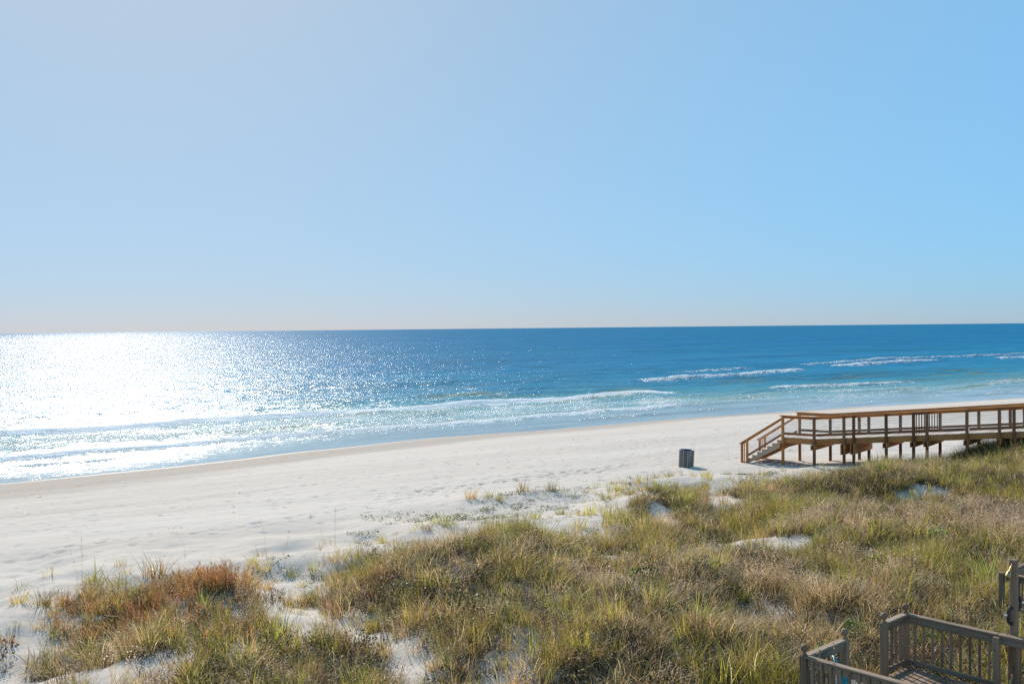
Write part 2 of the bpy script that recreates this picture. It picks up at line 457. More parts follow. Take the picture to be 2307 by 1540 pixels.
def stand_density(X, Y):
    """0 bare sand .. 1 closed grass"""
    X = np.asarray(X, dtype=np.float64); Y = np.asarray(Y, dtype=np.float64)
    out = np.zeros(X.shape)
    m = (X > -16) & (X < 45) & (Y > 9) & (Y < 60)
    x, y = X[m], Y[m]
    dl = in_poly(x, y, LEFT_STAND)
    d = np.maximum(in_poly(x, y, MAIN_STAND), dl)
    wob = 1.1 * smooth_noise(x, y, 41, 1.7) + 0.7 * smooth_noise(x, y, 42, 0.6)
    dens = sstep(-1.1, 1.1, d + wob)
    for (cx, cy, rx, ry) in CLEARINGS:
        q = ((x - cx) / rx) ** 2 + ((y - cy) / ry) ** 2
        dens = dens * (0.1 + 0.9 * sstep(0.4, 1.5, q + 0.8 * smooth_noise(x, y, 43, 0.6)))
    dens = dens * (0.74 + 0.48 * smooth_noise(x, y, 44, 1.1))
    dens = dens * (0.5 + 0.5 * sstep(0.0, 2.6, np.where(dl > -0.5, 3.0, d) + 1.6 * smooth_noise(x, y, 45, 1.2)))
    # decks keep the ground beneath them bare
    qa = (x - Q0X) * 0.7487 + (y - Q0Y) * 0.6629; qb = (x - Q0X) * 0.6629 - (y - Q0Y) * 0.7487
    for (a0, a1) in ((-0.12, 3.52), (7.6, 10.5)):
        dens = np.where((qa > a0) & (qa < a1) & (qb > -0.12) & (qb < 7.7), 0.0, dens)
    dens = np.where((qa > 1.25) & (qa < 2.6) & (qb > -1.0) & (qb < 0), 0.0, dens)
    out[m] = np.clip(dens, 0, 1)
    return out
Q0X, Q0Y = 4.677, 15.72
set_attr(ground_me, 'litter', np.clip(stand_density(gx, gy), 0, 1))
ground = link('beach_sand', ground_me, sand_material())
tag(ground, kind='structure')

# ------------------------------------------------------------------ sea
def water_material():
    m, nt, b = material('sea_water')
    n = N(nt)
    geo = n.new('ShaderNodeNewGeometry').outputs['Position']
    rot = n.mapping(geo, rot=(0, 0, -TH))
    depth = n.attr('depth').outputs['Fac']
    foam = n.attr('foam').outputs['Fac']
    col = n.ramp(depth, [(0.0, (0.42, 0.44, 0.43)), (0.10, (0.30, 0.38, 0.40)), (0.22, (0.17, 0.33, 0.35)), (0.33, (0.03, 0.22, 0.285)), (0.46, (0.003, 0.170, 0.295)), (0.7, (0.0, 0.155, 0.30)), (1.0, (0.0, 0.132, 0.285))])
    # sand stirred up over the bars
    bars = n.noise(n.mapping(rot, scale=(0.055, 0.34, 1)), 1.0, 4, 0.6, 0.3)
    barm = n.math('MULTIPLY', n.ramp(bars, [(0.53, 0.0), (0.64, 0.85)]), n.ramp(depth, [(0.1, 0.0), (0.2, 1.0), (0.42, 0.9), (0.55, 0.0)]))
    col = n.mix(barm, col, (0.16, 0.17, 0.045))
    # broad cloudless variation of the deep water
    col = n.mix(n.math('MULTIPLY', n.ramp(n.noise(n.mapping(rot, scale=(0.004, 0.02, 1)), 1.0, 3), [(0.4, 0.0), (0.7, 1.0)]), 0.4), col, (0.0, 0.18, 0.25))
    # long swell streaks and cat's-paws: light and shade of wave faces painted into the body colour
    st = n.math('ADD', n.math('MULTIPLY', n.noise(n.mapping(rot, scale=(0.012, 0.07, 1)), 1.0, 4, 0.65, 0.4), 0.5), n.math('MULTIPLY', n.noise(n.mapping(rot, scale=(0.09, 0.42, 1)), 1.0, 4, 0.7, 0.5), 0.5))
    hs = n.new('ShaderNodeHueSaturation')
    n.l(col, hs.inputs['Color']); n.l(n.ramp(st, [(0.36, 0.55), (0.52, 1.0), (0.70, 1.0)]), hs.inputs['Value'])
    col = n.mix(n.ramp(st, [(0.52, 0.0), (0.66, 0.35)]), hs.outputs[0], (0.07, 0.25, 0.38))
    # foam: lacy pattern stretched along the shore
    v1 = n.noise(n.mapping(rot, scale=(0.55, 1.5, 1)), 1.0, 6, 0.68, 0.6)
    v2 = n.noise(n.mapping(rot, scale=(1.7, 3.6, 2)), 1.0, 5, 0.7, 1.0)
    pat = n.math('ADD', n.math('MULTIPLY', v1, 0.5), n.math('MULTIPLY', v2, 0.5))
    pat = n.math('ADD', n.math('MULTIPLY', n.math('SUBTRACT', pat, 0.5), 2.1), 0.5)
    fm = n.math('ADD', n.math('SUBTRACT', pat, 0.93), n.math('MULTIPLY', foam, 0.95))
    fm = n.ramp(fm, [(0.0, 0.0), (0.26, 1.0)])
    fm = n.math('MULTIPLY', fm, n.ramp(foam, [(0.02, 0.0), (0.12, 1.0)]))
    col = n.mix(fm, col, (0.70, 0.71, 0.71))
    # ripples: the larger ones as relief, the small ones as slopes sampled at each point
    w1 = n.noise(n.mapping(rot, scale=(0.16, 0.42, 1)), 1.0, 3, 0.6, 0.4)
    w2 = n.noise(n.mapping(rot, scale=(0.8, 1.7, 1)), 1.0, 4, 0.65, 0.5)
    calm = n.ramp(depth, [(0.0, 0.10), (0.05, 0.35), (0.14, 1.0)])
    h = n.math('ADD', n.math('MULTIPLY', w1, 0.7), n.math('MULTIPLY', w2, 0.5))
    h = n.math('ADD', n.math('MULTIPLY', h, calm), n.math('MULTIPLY', n.math('MULTIPLY', fm, v2), 0.3))
    nb = n.bump(h, 1.0, 0.55)
    def slopes(scale, amt):
        t = n.new('ShaderNodeTexNoise')
        t.inputs['Scale'].default_value = 1.0; t.inputs['Detail'].default_value = 3; t.inputs['Roughness'].default_value = 0.6
        n.l(n.mapping(rot, scale=scale), t.inputs['Vector'])
        sb = n.new('ShaderNodeVectorMath', operation='SUBTRACT'); sb.inputs[1].default_value = (0.5, 0.5, 0.5)
        n.l(t.outputs['Color'], sb.inputs[0])
        ml = n.new('ShaderNodeVectorMath', operation='MULTIPLY'); ml.inputs[1].default_value = (amt, amt, 0)
        n.l(sb.outputs[0], ml.inputs[0])
        return ml.outputs[0]
    def vadd(a, b):
        v = n.new('ShaderNodeVectorMath', operation='ADD'); n.l(a, v.inputs[0]); n.l(b, v.inputs[1]); return v.outputs[0]
    sl = vadd(vadd(slopes((0.7, 1.6, 1), 0.70), slopes((0.08, 0.3, 1), 0.35)), slopes((2.4, 4.6, 1), 0.46))
    sc = n.new('ShaderNodeVectorMath', operation='SCALE'); n.l(sl, sc.inputs[0]); n.l(calm, sc.inputs['Scale'])
    nn = n.new('ShaderNodeVectorMath', operation='NORMALIZE'); n.l(vadd(nb, sc.outputs[0]), nn.inputs[0])
    nrm = nn.outputs[0]
    # body colour under a clear reflecting surface; a ruffled sea never mirrors fully at grazing angles
    nt.nodes.remove(b)
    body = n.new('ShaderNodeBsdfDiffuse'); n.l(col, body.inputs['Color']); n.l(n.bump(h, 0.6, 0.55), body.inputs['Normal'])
    gl = n.new('ShaderNodeBsdfGlossy')
    gl.inputs['Color'].default_value = (0.97, 0.985, 1.0, 1)
    n.l(n.ramp(depth, [(0.0, 0.10), (0.12, 0.235)]), gl.inputs['Roughness'])
    n.l(nrm, gl.inputs['Normal'])
    fr = n.new('ShaderNodeFresnel'); fr.inputs['IOR'].default_value = 1.333
    n.l(nrm, fr.inputs['Normal'])
    cap = n.ramp(depth, [(0.0, 0.34), (0.06, 0.34), (0.2, 0.26), (0.45, 0.14), (1.0, 0.09)])
    fac = n.math('MINIMUM', fr.outputs[0], cap)
    fac = n.math('MULTIPLY', fac, n.math('SUBTRACT', 1.0, n.math('MULTIPLY', fm, 0.9)))
    mx = n.new('ShaderNodeMixShader')
    n.l(fac, mx.inputs[0]); n.l(body.outputs[0], mx.inputs[1]); n.l(gl.outputs[0], mx.inputs[2])
    n.l(mx.outputs[0], nt.nodes['Material Output'].inputs['Surface'])
    return m

US = np.array([-a for a in grow(100, 0.8, 45000, 1.12)][::-1] + list(np.arange(-100, 250, 0.6)) + grow(250, 0.8, 45000, 1.12))
VS = np.array([-a for a in grow(85, 0.3, 45000, 1.055)][::-1] + list(np.arange(-85, -34, 0.3)) + list(np.arange(-34, 9.5, 0.2)))
us, vs = np.meshgrid(US, VS)
sx, sy = to_xy(us, vs)
ves = vs - shore_v(us)
near = 1 - sstep(120, 420, np.hypot(us + 42, vs - 66))
off = sstep(-2, -22, ves)                     # waves flatten out on the beach
sz = np.zeros_like(us)
for i in range(26):
    lam = 2.4 * (1.12 ** i)
    ang = rng.normal(0, 0.5)
    k = 2 * math.pi / lam
    amp = 0.011 * lam ** 0.75 * (1 if lam < 18 else 0.5)
    sz += amp * np.sin(k * (vs * math.cos(ang) + us * math.sin(ang)) + rng.uniform(0, 6.28))
sz *= off * near * 0.6
foam = np.zeros_like(us)

def breaker(pu, pv, amp, back, front, seed, foam_front, foam_back, gaps=0.0, trail_len=0.0, trail_f=0.0):
    """a wave crest along the shore: gentle back (seaward), steep front (landward)"""
    global sz, foam
    c = np.interp(us, pu, pv) + 0.6 * smooth_noise(us, us * 0, seed, 8.5) + 0.3 * smooth_noise(us, us * 0, seed + 1, 1.8)
    a = np.interp(us, pu, amp) * (0.85 + 0.17 * smooth_noise(us, us * 0, seed + 2, 9) + 0.12 * smooth_noise(us, us * 0, seed + 5, 1.3))
    if gaps: a = a * sstep(-gaps, 0.35 - gaps * 0.4, smooth_noise(us, us * 0, seed + 3, 16))
    d = vs - c
    shape = np.where(d < 0, np.exp(-(d / back) ** 2), np.exp(-(d / front) ** 2))
    sz = np.maximum(sz, sz * 0.4 + 0) + a * shape
    am = np.clip(a / max(max(amp), 1e-6), 0, 1.2)
    jag = 0.35 * smooth_noise(us, vs, seed + 4, 0.9)
    f = np.where(d < 0, np.exp(-((d + jag) / (0.55 + foam_back)) ** 2), np.exp(-((d + jag) / (front * 2.3)) ** 2)) * foam_front * sstep(0.15, 0.6, am)
    if trail_len:
        f = np.maximum(f, np.where(d > 0, trail_f * np.exp(-d / trail_len), 0) * sstep(0.1, 0.5, am))
    foam = np.maximum(foam, f)

# swash foam between the breakers and the sand
foam = np.maximum(foam, 0.55 * sstep(-30, -24, vs) * sstep(-10.5, -14, vs - 0) * sstep(62, 30, us) * (0.85 + 0.3 * smooth_noise(us, vs * 2, 61, 5)))
foam = np.maximum(foam, 0.40 * sstep(-12, -9, ves) * sstep(-1.5, -6.5, ves) * (0.8 + 0.45 * smooth_noise(us, vs * 2.5, 62, 4)))
foam = np.maximum(foam, 0.47 * sstep(25, 45, us) * sstep(-28, -22, ves) * sstep(-5, -12, ves) * (0.8 + 0.4 * smooth_noise(us, vs * 2.5, 63, 9)))
breaker([-120, -34, -11, 3.5, 22, 32, 40, 50], [-24, -25.6, -26.9, -27.8, -28.5, -30, -29.5, -29], [0.46, 0.46, 0.46, 0.44, 0.42, 0.38, 0.3, 0], 2.0, 1.05, 101, 0.95, 0.35, 0.0, 7.0, 0.6)
breaker([-120, -36, -28, -16, -4, 5, 18, 28, 40], [-6, -8, -9.2, -10.7, -11.2, -11.5, -12.7, -13.6, -13.5], [0.25, 0.26, 0.25, 0.24, 0.23, 0.21, 0.19, 0.16, 0], 1.2, 0.62, 121, 0.82, 0.45, 0.0, 2.2, 0.5)
breaker([-120, -37, -30, -24, -18], [-2, -3.0, -3.6, -4.5, -5], [0.16, 0.16, 0.12, 0.08, 0], 0.8, 0.4, 131, 0.6, 0.3, 0.1)
breaker([-34, -30, -24, -10, 0], [-15, -15.5, -16.5, -18, -18], [0, 0.16, 0.19, 0.14, 0], 1.0, 0.5, 135, 0.55, 0.2)
breaker([-4, 2, 14, 26, 36], [-19, -19.5, -20.5, -21, -21], [0, 0.2, 0.24, 0.2, 0], 1.0, 0.45, 138, 0.6, 0.3, 0.1, 2.0, 0.5)
breaker([6, 12, 24, 40, 56], [-6.5, -6.8, -7.5, -7.6, -7], [0, 0.10, 0.12, 0.10, 0], 0.8, 0.35, 139, 0.55, 0.3, 0.2)
breaker([34, 44, 60, 75, 100, 160], [-29, -28.5, -26.8, -24, -22, -16], [0, 0.45, 0.5, 0.42, 0.4, 0.3], 2.0, 0.9, 141, 0.68, 0.5, 0.35, 7.0, 0.52)
breaker([44, 60, 70, 90, 140, 200], [-17, -16.5, -15, -12, -8, -5], [0, 0.22, 0.26, 0.26, 0.2, 0.2], 1.2, 0.6, 151, 0.62, 0.6, 0.3, 3.0, 0.46)
breaker([0, 20, 40, 52, 71, 90, 124, 160, 190, 300], [-44, -46, -49, -50.5, -54, -57, -67, -74, -68, -66], [0, 0.16, 0.2, 0.45, 0.62, 0.55, 0.5, 0.55, 0.6, 0.5], 3.0, 1.2, 161, 0.66, 0.9, 0.3, 6.0, 0.47)
breaker([60, 90, 124, 160, 260], [-64, -70, -76, -86, -80], [0, 0.45, 0.5, 0.55, 0.4], 3.0, 1.2, 171, 0.58, 0.6, 0.5, 3.0, 0.40)
breaker([-20, 0, 40, 80, 140], [-36, -36.5, -39, -42, -40], [0.0, 0.35, 0.35, 0.3, 0.3], 3.0, 1.6, 181, 0.25, 0.1, 0.3)
breaker([-100, -40, 0, 60], [-38, -40, -44, -50], [0.3, 0.3, 0.25, 0.0], 3.5, 2.0, 191, 0.0, 0.0)
sz += 0.03 * foam * smooth_noise(us, vs, 71, 0.55)
sz += 0.06 * sstep(-0.5, 1.5, ves) * 0 + 0.035
# the last thin sheet of water follows the sand a little way up
swash = np.clip(ves + 0.3, 0, 12)
sz = sz - 0.02 * swash

sea_me = np_mesh('sea', np.stack([sx, sy, sz], -1).reshape(-1, 3), grid_faces(len(VS), len(US))[:, ::-1], smooth=True)
set_attr(sea_me, 'foam', foam)
dist_off = np.clip(-ves, 0, None)
set_attr(sea_me, 'depth', np.clip(1 - np.exp(-dist_off / 75.0), 0, 1))
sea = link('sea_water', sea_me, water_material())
tag(sea, kind='structure')
# ------------------------------------------------------------------ timber and other materials
def wood_material(name, dark, light, grey=None, grey_amt=0.0, rough=0.75, grain=1.0):
    m, nt, b = material(name)
    n = N(nt)
    tc = n.new('ShaderNodeTexCoord').outputs['Object']
    rnd = n.new('ShaderNodeObjectInfo').outputs['Random']
    sh = n.new('ShaderNodeVectorMath', operation='ADD')
    cb = n.new('ShaderNodeCombineXYZ')
    for i, k in enumerate((37.0, 91.0, 53.0)):
        n.l(n.math('MULTIPLY', rnd, k), cb.inputs[i])
    n.l(tc, sh.inputs[0]); n.l(cb.outputs[0], sh.inputs[1])
    p = sh.outputs[0]
    g1 = n.noise(n.mapping(p, scale=(1.4, 26, 26)), grain, 5, 0.65, 0.6)
    g2 = n.noise(n.mapping(p, scale=(4, 90, 90)), grain, 3, 0.6)
    blot = n.noise(n.mapping(p, scale=(1.1, 3, 3)), 1.0, 4, 0.6)
    f = n.math('ADD', n.math('MULTIPLY', g1, 0.7), n.math('MULTIPLY', g2, 0.3))
    col = n.mix(n.ramp(f, [(0.37, 0.0), (0.62, 1.0)]), dark, light)
    if grey is not None:
        gm = n.math('MULTIPLY', n.ramp(n.math('ADD', blot, n.math('MULTIPLY', n.math('SUBTRACT', rnd, 0.5), 0.35)), [(0.35, 0.0), (0.65, 1.0)]), grey_amt)
        col = n.mix(gm, col, grey)
    v = n.math('ADD', n.math('MULTIPLY', rnd, 0.5), 0.75)
    hsv = n.new('ShaderNodeHueSaturation')
    n.l(col, hsv.inputs['Color']); n.l(v, hsv.inputs['Value'])
    # dark knots and nail stains
    kn = n.new('ShaderNodeTexVoronoi', feature='F1')
    kn.inputs['Scale'].default_value = 1.0
    n.l(n.mapping(p, scale=(2.2, 9, 9)), kn.inputs['Vector'])
    col2 = n.mix(n.ramp(kn.outputs['Distance'], [(0.06, 0.75), (0.14, 0.0)]), hsv.outputs[0], tuple(c * 0.3 for c in dark))
    n.l(col2, b.inputs['Base Color'])
    b.inputs['Roughness'].default_value = rough
    b.inputs['Specular IOR Level'].default_value = 0.35
    n.l(n.bump(f, 0.5, 0.004), b.inputs['Normal'])
    return m

def plain_material(name, col, rough=0.5, metal=0.0, spec=0.5, bump=0.0):
    m, nt, b = material(name)
    n = N(nt)
    tc = n.new('ShaderNodeTexCoord').outputs['Object']
    f = n.noise(tc, 9.0, 4, 0.6)
    n.l(n.mix(n.ramp(f, [(0.37, 0.0), (0.62, 1.0)]), tuple(c * 0.82 for c in col), col), b.inputs['Base Color'])
    b.inputs['Roughness'].default_value = rough
    b.inputs['Metallic'].default_value = metal
    b.inputs['Specular IOR Level'].default_value = spec
    if bump:
        n.l(n.bump(n.noise(tc, 40.0, 3), 0.4, bump), b.inputs['Normal'])
    return m

W_NEW = wood_material('boardwalk_timber', (0.38, 0.125, 0.028), (0.66, 0.255, 0.070), (0.52, 0.26, 0.11), 0.22)
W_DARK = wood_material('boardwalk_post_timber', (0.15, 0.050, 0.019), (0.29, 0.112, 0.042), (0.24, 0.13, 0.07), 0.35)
W_DECK = wood_material('boardwalk_deck_timber', (0.36, 0.29, 0.23), (0.54, 0.46, 0.39))
W_STEP = wood_material('weathered_step_timber', (0.44, 0.28, 0.17), (0.62, 0.44, 0.30))
W_GREY = wood_material('weathered_rail_timber', (0.135, 0.085, 0.052), (0.31, 0.205, 0.132), (0.31, 0.235, 0.175), 0.45)
W_BROWN = wood_material('weathered_post_timber', (0.155, 0.085, 0.046), (0.33, 0.20, 0.115), (0.29, 0.21, 0.145), 0.4)
W_FLOOR = wood_material('red_brown_floor_timber', (0.16, 0.085, 0.050), (0.28, 0.165, 0.102), (0.25, 0.18, 0.13), 0.4)
W_SLAT = wood_material('bin_slat_timber', (0.16, 0.12, 0.095), (0.30, 0.24, 0.20), (0.28, 0.265, 0.25), 0.6)
STEEL = plain_material('cable_steel', (0.50, 0.50, 0.48), 0.7, 0.0, 0.2)
BLUE = plain_material('blue_liner', (0.012, 0.022, 0.16), 0.35)
BRASS = plain_material('brass', (0.50, 0.34, 0.15), 0.4, 1.0)
BLACKP = plain_material('black_pipe', (0.018, 0.019, 0.022), 0.42)
WHITEP = plain_material('white_plastic', (0.75, 0.76, 0.74), 0.45)
TEAL = plain_material('turquoise_plastic', (0.0, 0.36, 0.42), 0.32)
RUST = plain_material('rust', (0.28, 0.09, 0.025), 0.85)

# ------------------------------------------------------------------ boardwalk with stairs
V = Vector
bw_w = V((0.7864, -0.6177, 0)); bw_p = V((0.6177, 0.7864, 0))     # landward, and across (away from the near rail)
BW_W = 2.05
LAND = 3.12
C1 = V((13.247, 47.992, LAND))
N1 = C1 + bw_w * 1.635
SLOPE = 0.0993
def walk(t, a=0.0, h=0.0):
    """t metres inland of the stair head, a across, h above the deck"""
    z = LAND + max(0.0, t - 1.635) * SLOPE
    p = C1 + bw_w * t + bw_p * a
    return V((p.x, p.y, z + h))
BW_END = 17.5
bwk = thing('boardwalk', (C1.x, C1.y, gz(C1.x, C1.y)), 'raised brown timber boardwalk with cable railings and stairs down to the beach', 'boardwalk')
t = 0.08
while t < BW_END:                                               # deck boards
    beam('deck_board', walk(t, 0.02, -0.02), walk(t, BW_W - 0.02, -0.02), 0.136, 0.036, W_DECK, bwk, 0.003, up=(0, 0, 1) if t < 1.6 else (-bw_w.x * SLOPE, -bw_w.y * SLOPE, 1))
    t += 0.146
stations = [0.06, 1.635, 1.635 + 1.44, 1.635 + 1.9, 1.635 + 3.39, 1.635 + 4.6, 1.635 + 5.18, 1.635 + 6.85, 1.635 + 8.15, 1.635 + 8.72, 1.635 + 10.3, 1.635 + 11.8, 1.635 + 13.4, BW_END - 0.05]
picket_bays = {(5, 6)}
double = {2, 3, 5, 6, 8, 9}
for side, a in (('near', 0.0), ('far', BW_W)):
    sgn = -1 if side == 'near' else 1
    for (t0, t1) in ((-0.02, 1.635), (1.635, 5.0), (5.0, 8.5), (8.5, 12.0), (12.0, BW_END)):
        beam('rim_joist', walk(t0, a - sgn * 0.02, -0.165), walk(t1 - 0.006, a - sgn * 0.02, -0.165), 0.045, 0.24, W_NEW, bwk)
        # top: flat cap over a board on edge; low board along the deck edge
        beam('cap_rail', walk(t0 - (0.1 if t0 < 0 else 0), a, 1.055), walk(t1 - 0.004, a, 1.055), 0.15, 0.038, W_NEW, bwk)
        beam('upper_rail', walk(t0, a - sgn * 0.075, 0.975), walk(t1 - 0.004, a - sgn * 0.075, 0.975), 0.04, 0.118, W_NEW, bwk)
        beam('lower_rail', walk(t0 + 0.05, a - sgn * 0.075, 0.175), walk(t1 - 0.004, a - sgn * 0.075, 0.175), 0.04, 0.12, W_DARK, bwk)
    for i, ts in enumerate(stations):
        top = walk(ts, a + sgn * 0.05, 1.03)
        x, y = top.x, top.y
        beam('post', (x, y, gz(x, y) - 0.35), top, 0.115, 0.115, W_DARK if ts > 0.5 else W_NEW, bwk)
    for i in range(len(stations) - 1):
        t0, t1 = stations[i], stations[i + 1]
        if (i, i + 1) in picket_bays:
            for k in range(4):
                tt = t0 + (t1 - t0) * (k + 1) / 5
                beam('picket', walk(tt, a + sgn * 0.02, 0.06), walk(tt, a + sgn * 0.02, 1.02), 0.04, 0.04, W_DARK, bwk)
            continue
        for k in range(8):
            h = 0.30 + 0.078 * k
            o = link('cable', tube_mesh([walk(t0, a + sgn * 0.05, h), walk(t1, a + sgn * 0.05, h)], 0.0055, 5), STEEL, bwk)
            o.location = -base_of(bwk)
for i, ts in enumerate(stations):                               # cross beams bolted below each pair of posts
    n_b = 2 if i in (2, 3) else 1
    for s in (-1, 1):
        for k in range(n_b):
            h = -0.285 - 0.12 - 0.25 * k
            beam('cross_beam', walk(ts + s * 0.08, -0.28, h), walk(ts + s * 0.08, BW_W + 0.28, h), 0.04, 0.235, W_NEW, bwk)

# stairs
N_ST, RUN = 8, 2.12
drop = LAND - 1.79
stair = bpy.data.objects.new('staircase', None); COL.objects.link(stair); stair.parent = bwk
def step_pt(s, a, h):
    """s metres seaward of the landing edge, h metres below the landing"""
    p = C1 - bw_w * s + bw_p * a
    return V((p.x, p.y, LAND - h))
rise = drop / N_ST; going = RUN / (N_ST - 0)
for a in (0.06, BW_W / 2, BW_W - 0.06):                          # sawtooth stringers
    bm = bmesh.new()
    prof = []
    for k in range(N_ST):
        prof.append((k * going, -(k + 1) * rise + 0.0 - 0.032)); prof.append(((k + 1) * going, -(k + 1) * rise - 0.032))
    prof.append((RUN, -drop - 0.12)); prof.append((RUN - 0.28, -drop - 0.12)); prof.append((-0.02, -0.46)); prof.append((-0.02, -rise - 0.032))
    prof = [prof[-1]] + prof[:-1]
    va = [bm.verts.new(step_pt(s, a - 0.022, -z) - base_of(bwk)) for s, z in prof]
    vb = [bm.verts.new(step_pt(s, a + 0.022, -z) - base_of(bwk)) for s, z in prof]
    bm.faces.new(va); bm.faces.new(vb[::-1])
    for i in range(len(prof)):
        j = (i + 1) % len(prof)
        bm.faces.new((va[i], vb[i], vb[j], va[j]))
    bmesh.ops.remove_doubles(bm, verts=bm.verts[:], dist=0.0005)
    bmesh.ops.triangulate(bm, faces=[f for f in bm.faces if len(f.verts) > 4])
    bmesh.ops.recalc_face_normals(bm, faces=bm.faces[:])
    me = bpy.data.meshes.new('stringer'); bm.to_mesh(me); bm.free()
    link('stringer', me, W_STEP if a < 0.5 else W_NEW, stair)
for k in range(N_ST - 1):
    h = (k + 1) * rise + 0.014
    for q in (0.075, 0.205):
        beam('tread', step_pt(k * going + q, -0.03, h), step_pt(k * going + q, BW_W + 0.03, h), 0.122, 0.034, W_DECK, stair)
    beam('riser', step_pt(k * going + 0.012, 0.09, h - rise / 2 - 0.012), step_pt(k * going + 0.012, BW_W - 0.09, h - rise / 2 - 0.012), 0.02, rise - 0.045, W_STEP, stair)
sl = drop / RUN
for a, sgn in ((0.0, -1), (BW_W, 1)):
    ao = a + sgn * 0.05
    beam('handrail', step_pt(0.0, ao, -0.93), step_pt(RUN + 0.12, ao, -0.93 + sl * (RUN + 0.12)), 0.14, 0.038, W_NEW, stair)
    beam('handrail_board', step_pt(0.06, ao - sgn * 0.06, -0.855), step_pt(RUN + 0.05, ao - sgn * 0.06, -0.855 + sl * (RUN + 0.05)), 0.038, 0.11, W_NEW, stair)
    beam('stair_lower_rail', step_pt(0.05, ao - sgn * 0.06, -0.10), step_pt(RUN - 0.25, ao - sgn * 0.06, -0.10 + sl * (RUN - 0.25)), 0.038, 0.10, W_DARK, stair)
    for s in (RUN - 0.30, RUN - 0.02):
        p = step_pt(s, ao, 0)
        beam('stair_post', (p.x, p.y, gz(p.x, p.y) - 0.3), (p.x, p.y, LAND + 0.915 - sl * s), 0.10, 0.10, W_NEW, stair)
    p = step_pt(RUN - 0.15, ao, 0)
    beam('stair_picket', (p.x, p.y, gz(p.x, p.y) - 0.05), (p.x, p.y, LAND + 0.91 - sl * (RUN - 0.15)), 0.04, 0.04, W_NEW, stair)
    for k in range(7):
        h = -0.20 - 0.08 * k
        o = link('stair_cable', tube_mesh([step_pt(0.05, ao, h), step_pt(RUN - 0.3, ao, h + sl * (RUN - 0.3))], 0.0055, 5), STEEL, stair)
        o.location = -base_of(bwk)

# ------------------------------------------------------------------ slatted bin on the sand
CANP = V((8.50, 47.98, 0)); CANP.z = gz(CANP.x, CANP.y) - 0.03
can = thing('litter_bin', CANP, 'round wooden slatted litter bin with blue liner standing on the sand', 'litter bin')
CR, CH = 0.355, 0.88
for k in range(20):
    a = 2 * math.pi * k / 20
    top = 0.0 if k % 3 else -0.012
    p = V((CANP.x + CR * math.cos(a), CANP.y + CR * math.sin(a), CANP.z))
    o = beam('slat', p + V((0, 0, 0.0)), p + V((0, 0, CH + top)), 0.022, 0.088, W_SLAT, can, 0.003, up=(-math.sin(a), math.cos(a), 0))
link('liner', lathe_mesh([(0.0, 0.03), (0.30, 0.03), (0.318, 0.86), (0.335, 0.875), (0.328, 0.885), (0.305, 0.86), (0.285, 0.06), (0.0, 0.05)], 28), BLUE, can)
for h in (0.12, 0.60):
    o = link('hoop', lathe_mesh([(0.332, -0.025), (0.341, -0.025), (0.341, 0.025), (0.332, 0.025), (0.332, -0.025)], 28), W_SLAT, can)
    o.location = (0, 0, h)
can.rotation_euler = (R(1.0), R(3.0), 0)

# ------------------------------------------------------------------ weathered decks near the house
da = V((0.7487, 0.6629, 0)); db = V((0.6629, -0.7487, 0))         # along the seaward edge; inland
DZ, RZ = 2.28, 3.27
Q0 = V((4.677, 15.72, 0))
DW = 3.40
def dk(a, b, z):
    p = Q0 + da * a + db * b
    return V((p.x, p.y, z))
BALL = lathe_mesh([(0.0, 0.0), (0.05, 0.0), (0.05, 0.012), (0.034, 0.03), (0.026, 0.05), (0.028, 0.062), (0.046, 0.078), (0.058, 0.105), (0.060, 0.125), (0.054, 0.152), (0.036, 0.174), (0.0, 0.182)], 18)
BALL.materials.append(W_BROWN)

def rail_run(par, a0, b0, a1, b1, out, e0=0.06, e1=0.06):
    """railing between two deck points; out = outward unit vector; one cap, one board on edge, a low rail and balusters"""
    p0 = dk(a0, b0, 0); p1 = dk(a1, b1, 0)
    d = (p1 - p0); L = d.length; d.normalize()
    def q(s, o, z): 
        p = p0 + d * s + out * o
        return V((p.x, p.y, z))
    beam('cap_rail', q(e0, 0, RZ - 0.019), q(L - e1, 0, RZ - 0.019), 0.125, 0.038, W_GREY, par, 0.006)
    beam('sub_rail', q(e0, -0.015, RZ - 0.105), q(L - e1, -0.015, RZ - 0.105), 0.038, 0.13, W_GREY, par, 0.004)
    beam('bottom_rail', q(e0, -0.015, DZ + 0.105), q(L - e1, -0.015, DZ + 0.105), 0.04, 0.088, W_GREY, par, 0.005)
    n_b = max(2, int(round(L / 0.165)))
    for k in range(1, n_b):
        s = L * k / n_b
        if s < 0.12 or s > L - 0.12: continue
        beam('baluster', q(s, 0.026, DZ + 0.02 + 0.015 * ((k * 7) % 3)), q(s, 0.026, RZ - 0.04), 0.042, 0.042, W_BROWN, par, 0.004)

def deck_post(par, a, b, top, ball=True, size=0.115, mat=None):
    p = dk(a, b, 0)
    o = beam('post', (p.x, p.y, gz(p.x, p.y) - 0.35), (p.x, p.y, top), size, size, mat or W_BROWN, par, 0.006, up=da)
    if ball:
        f = link('finial', BALL, None, o)
        f.matrix_local = LOCAL[o.name].inverted() @ Matrix.Translation(V((p.x, p.y, top)) - base_of(par))
    return o

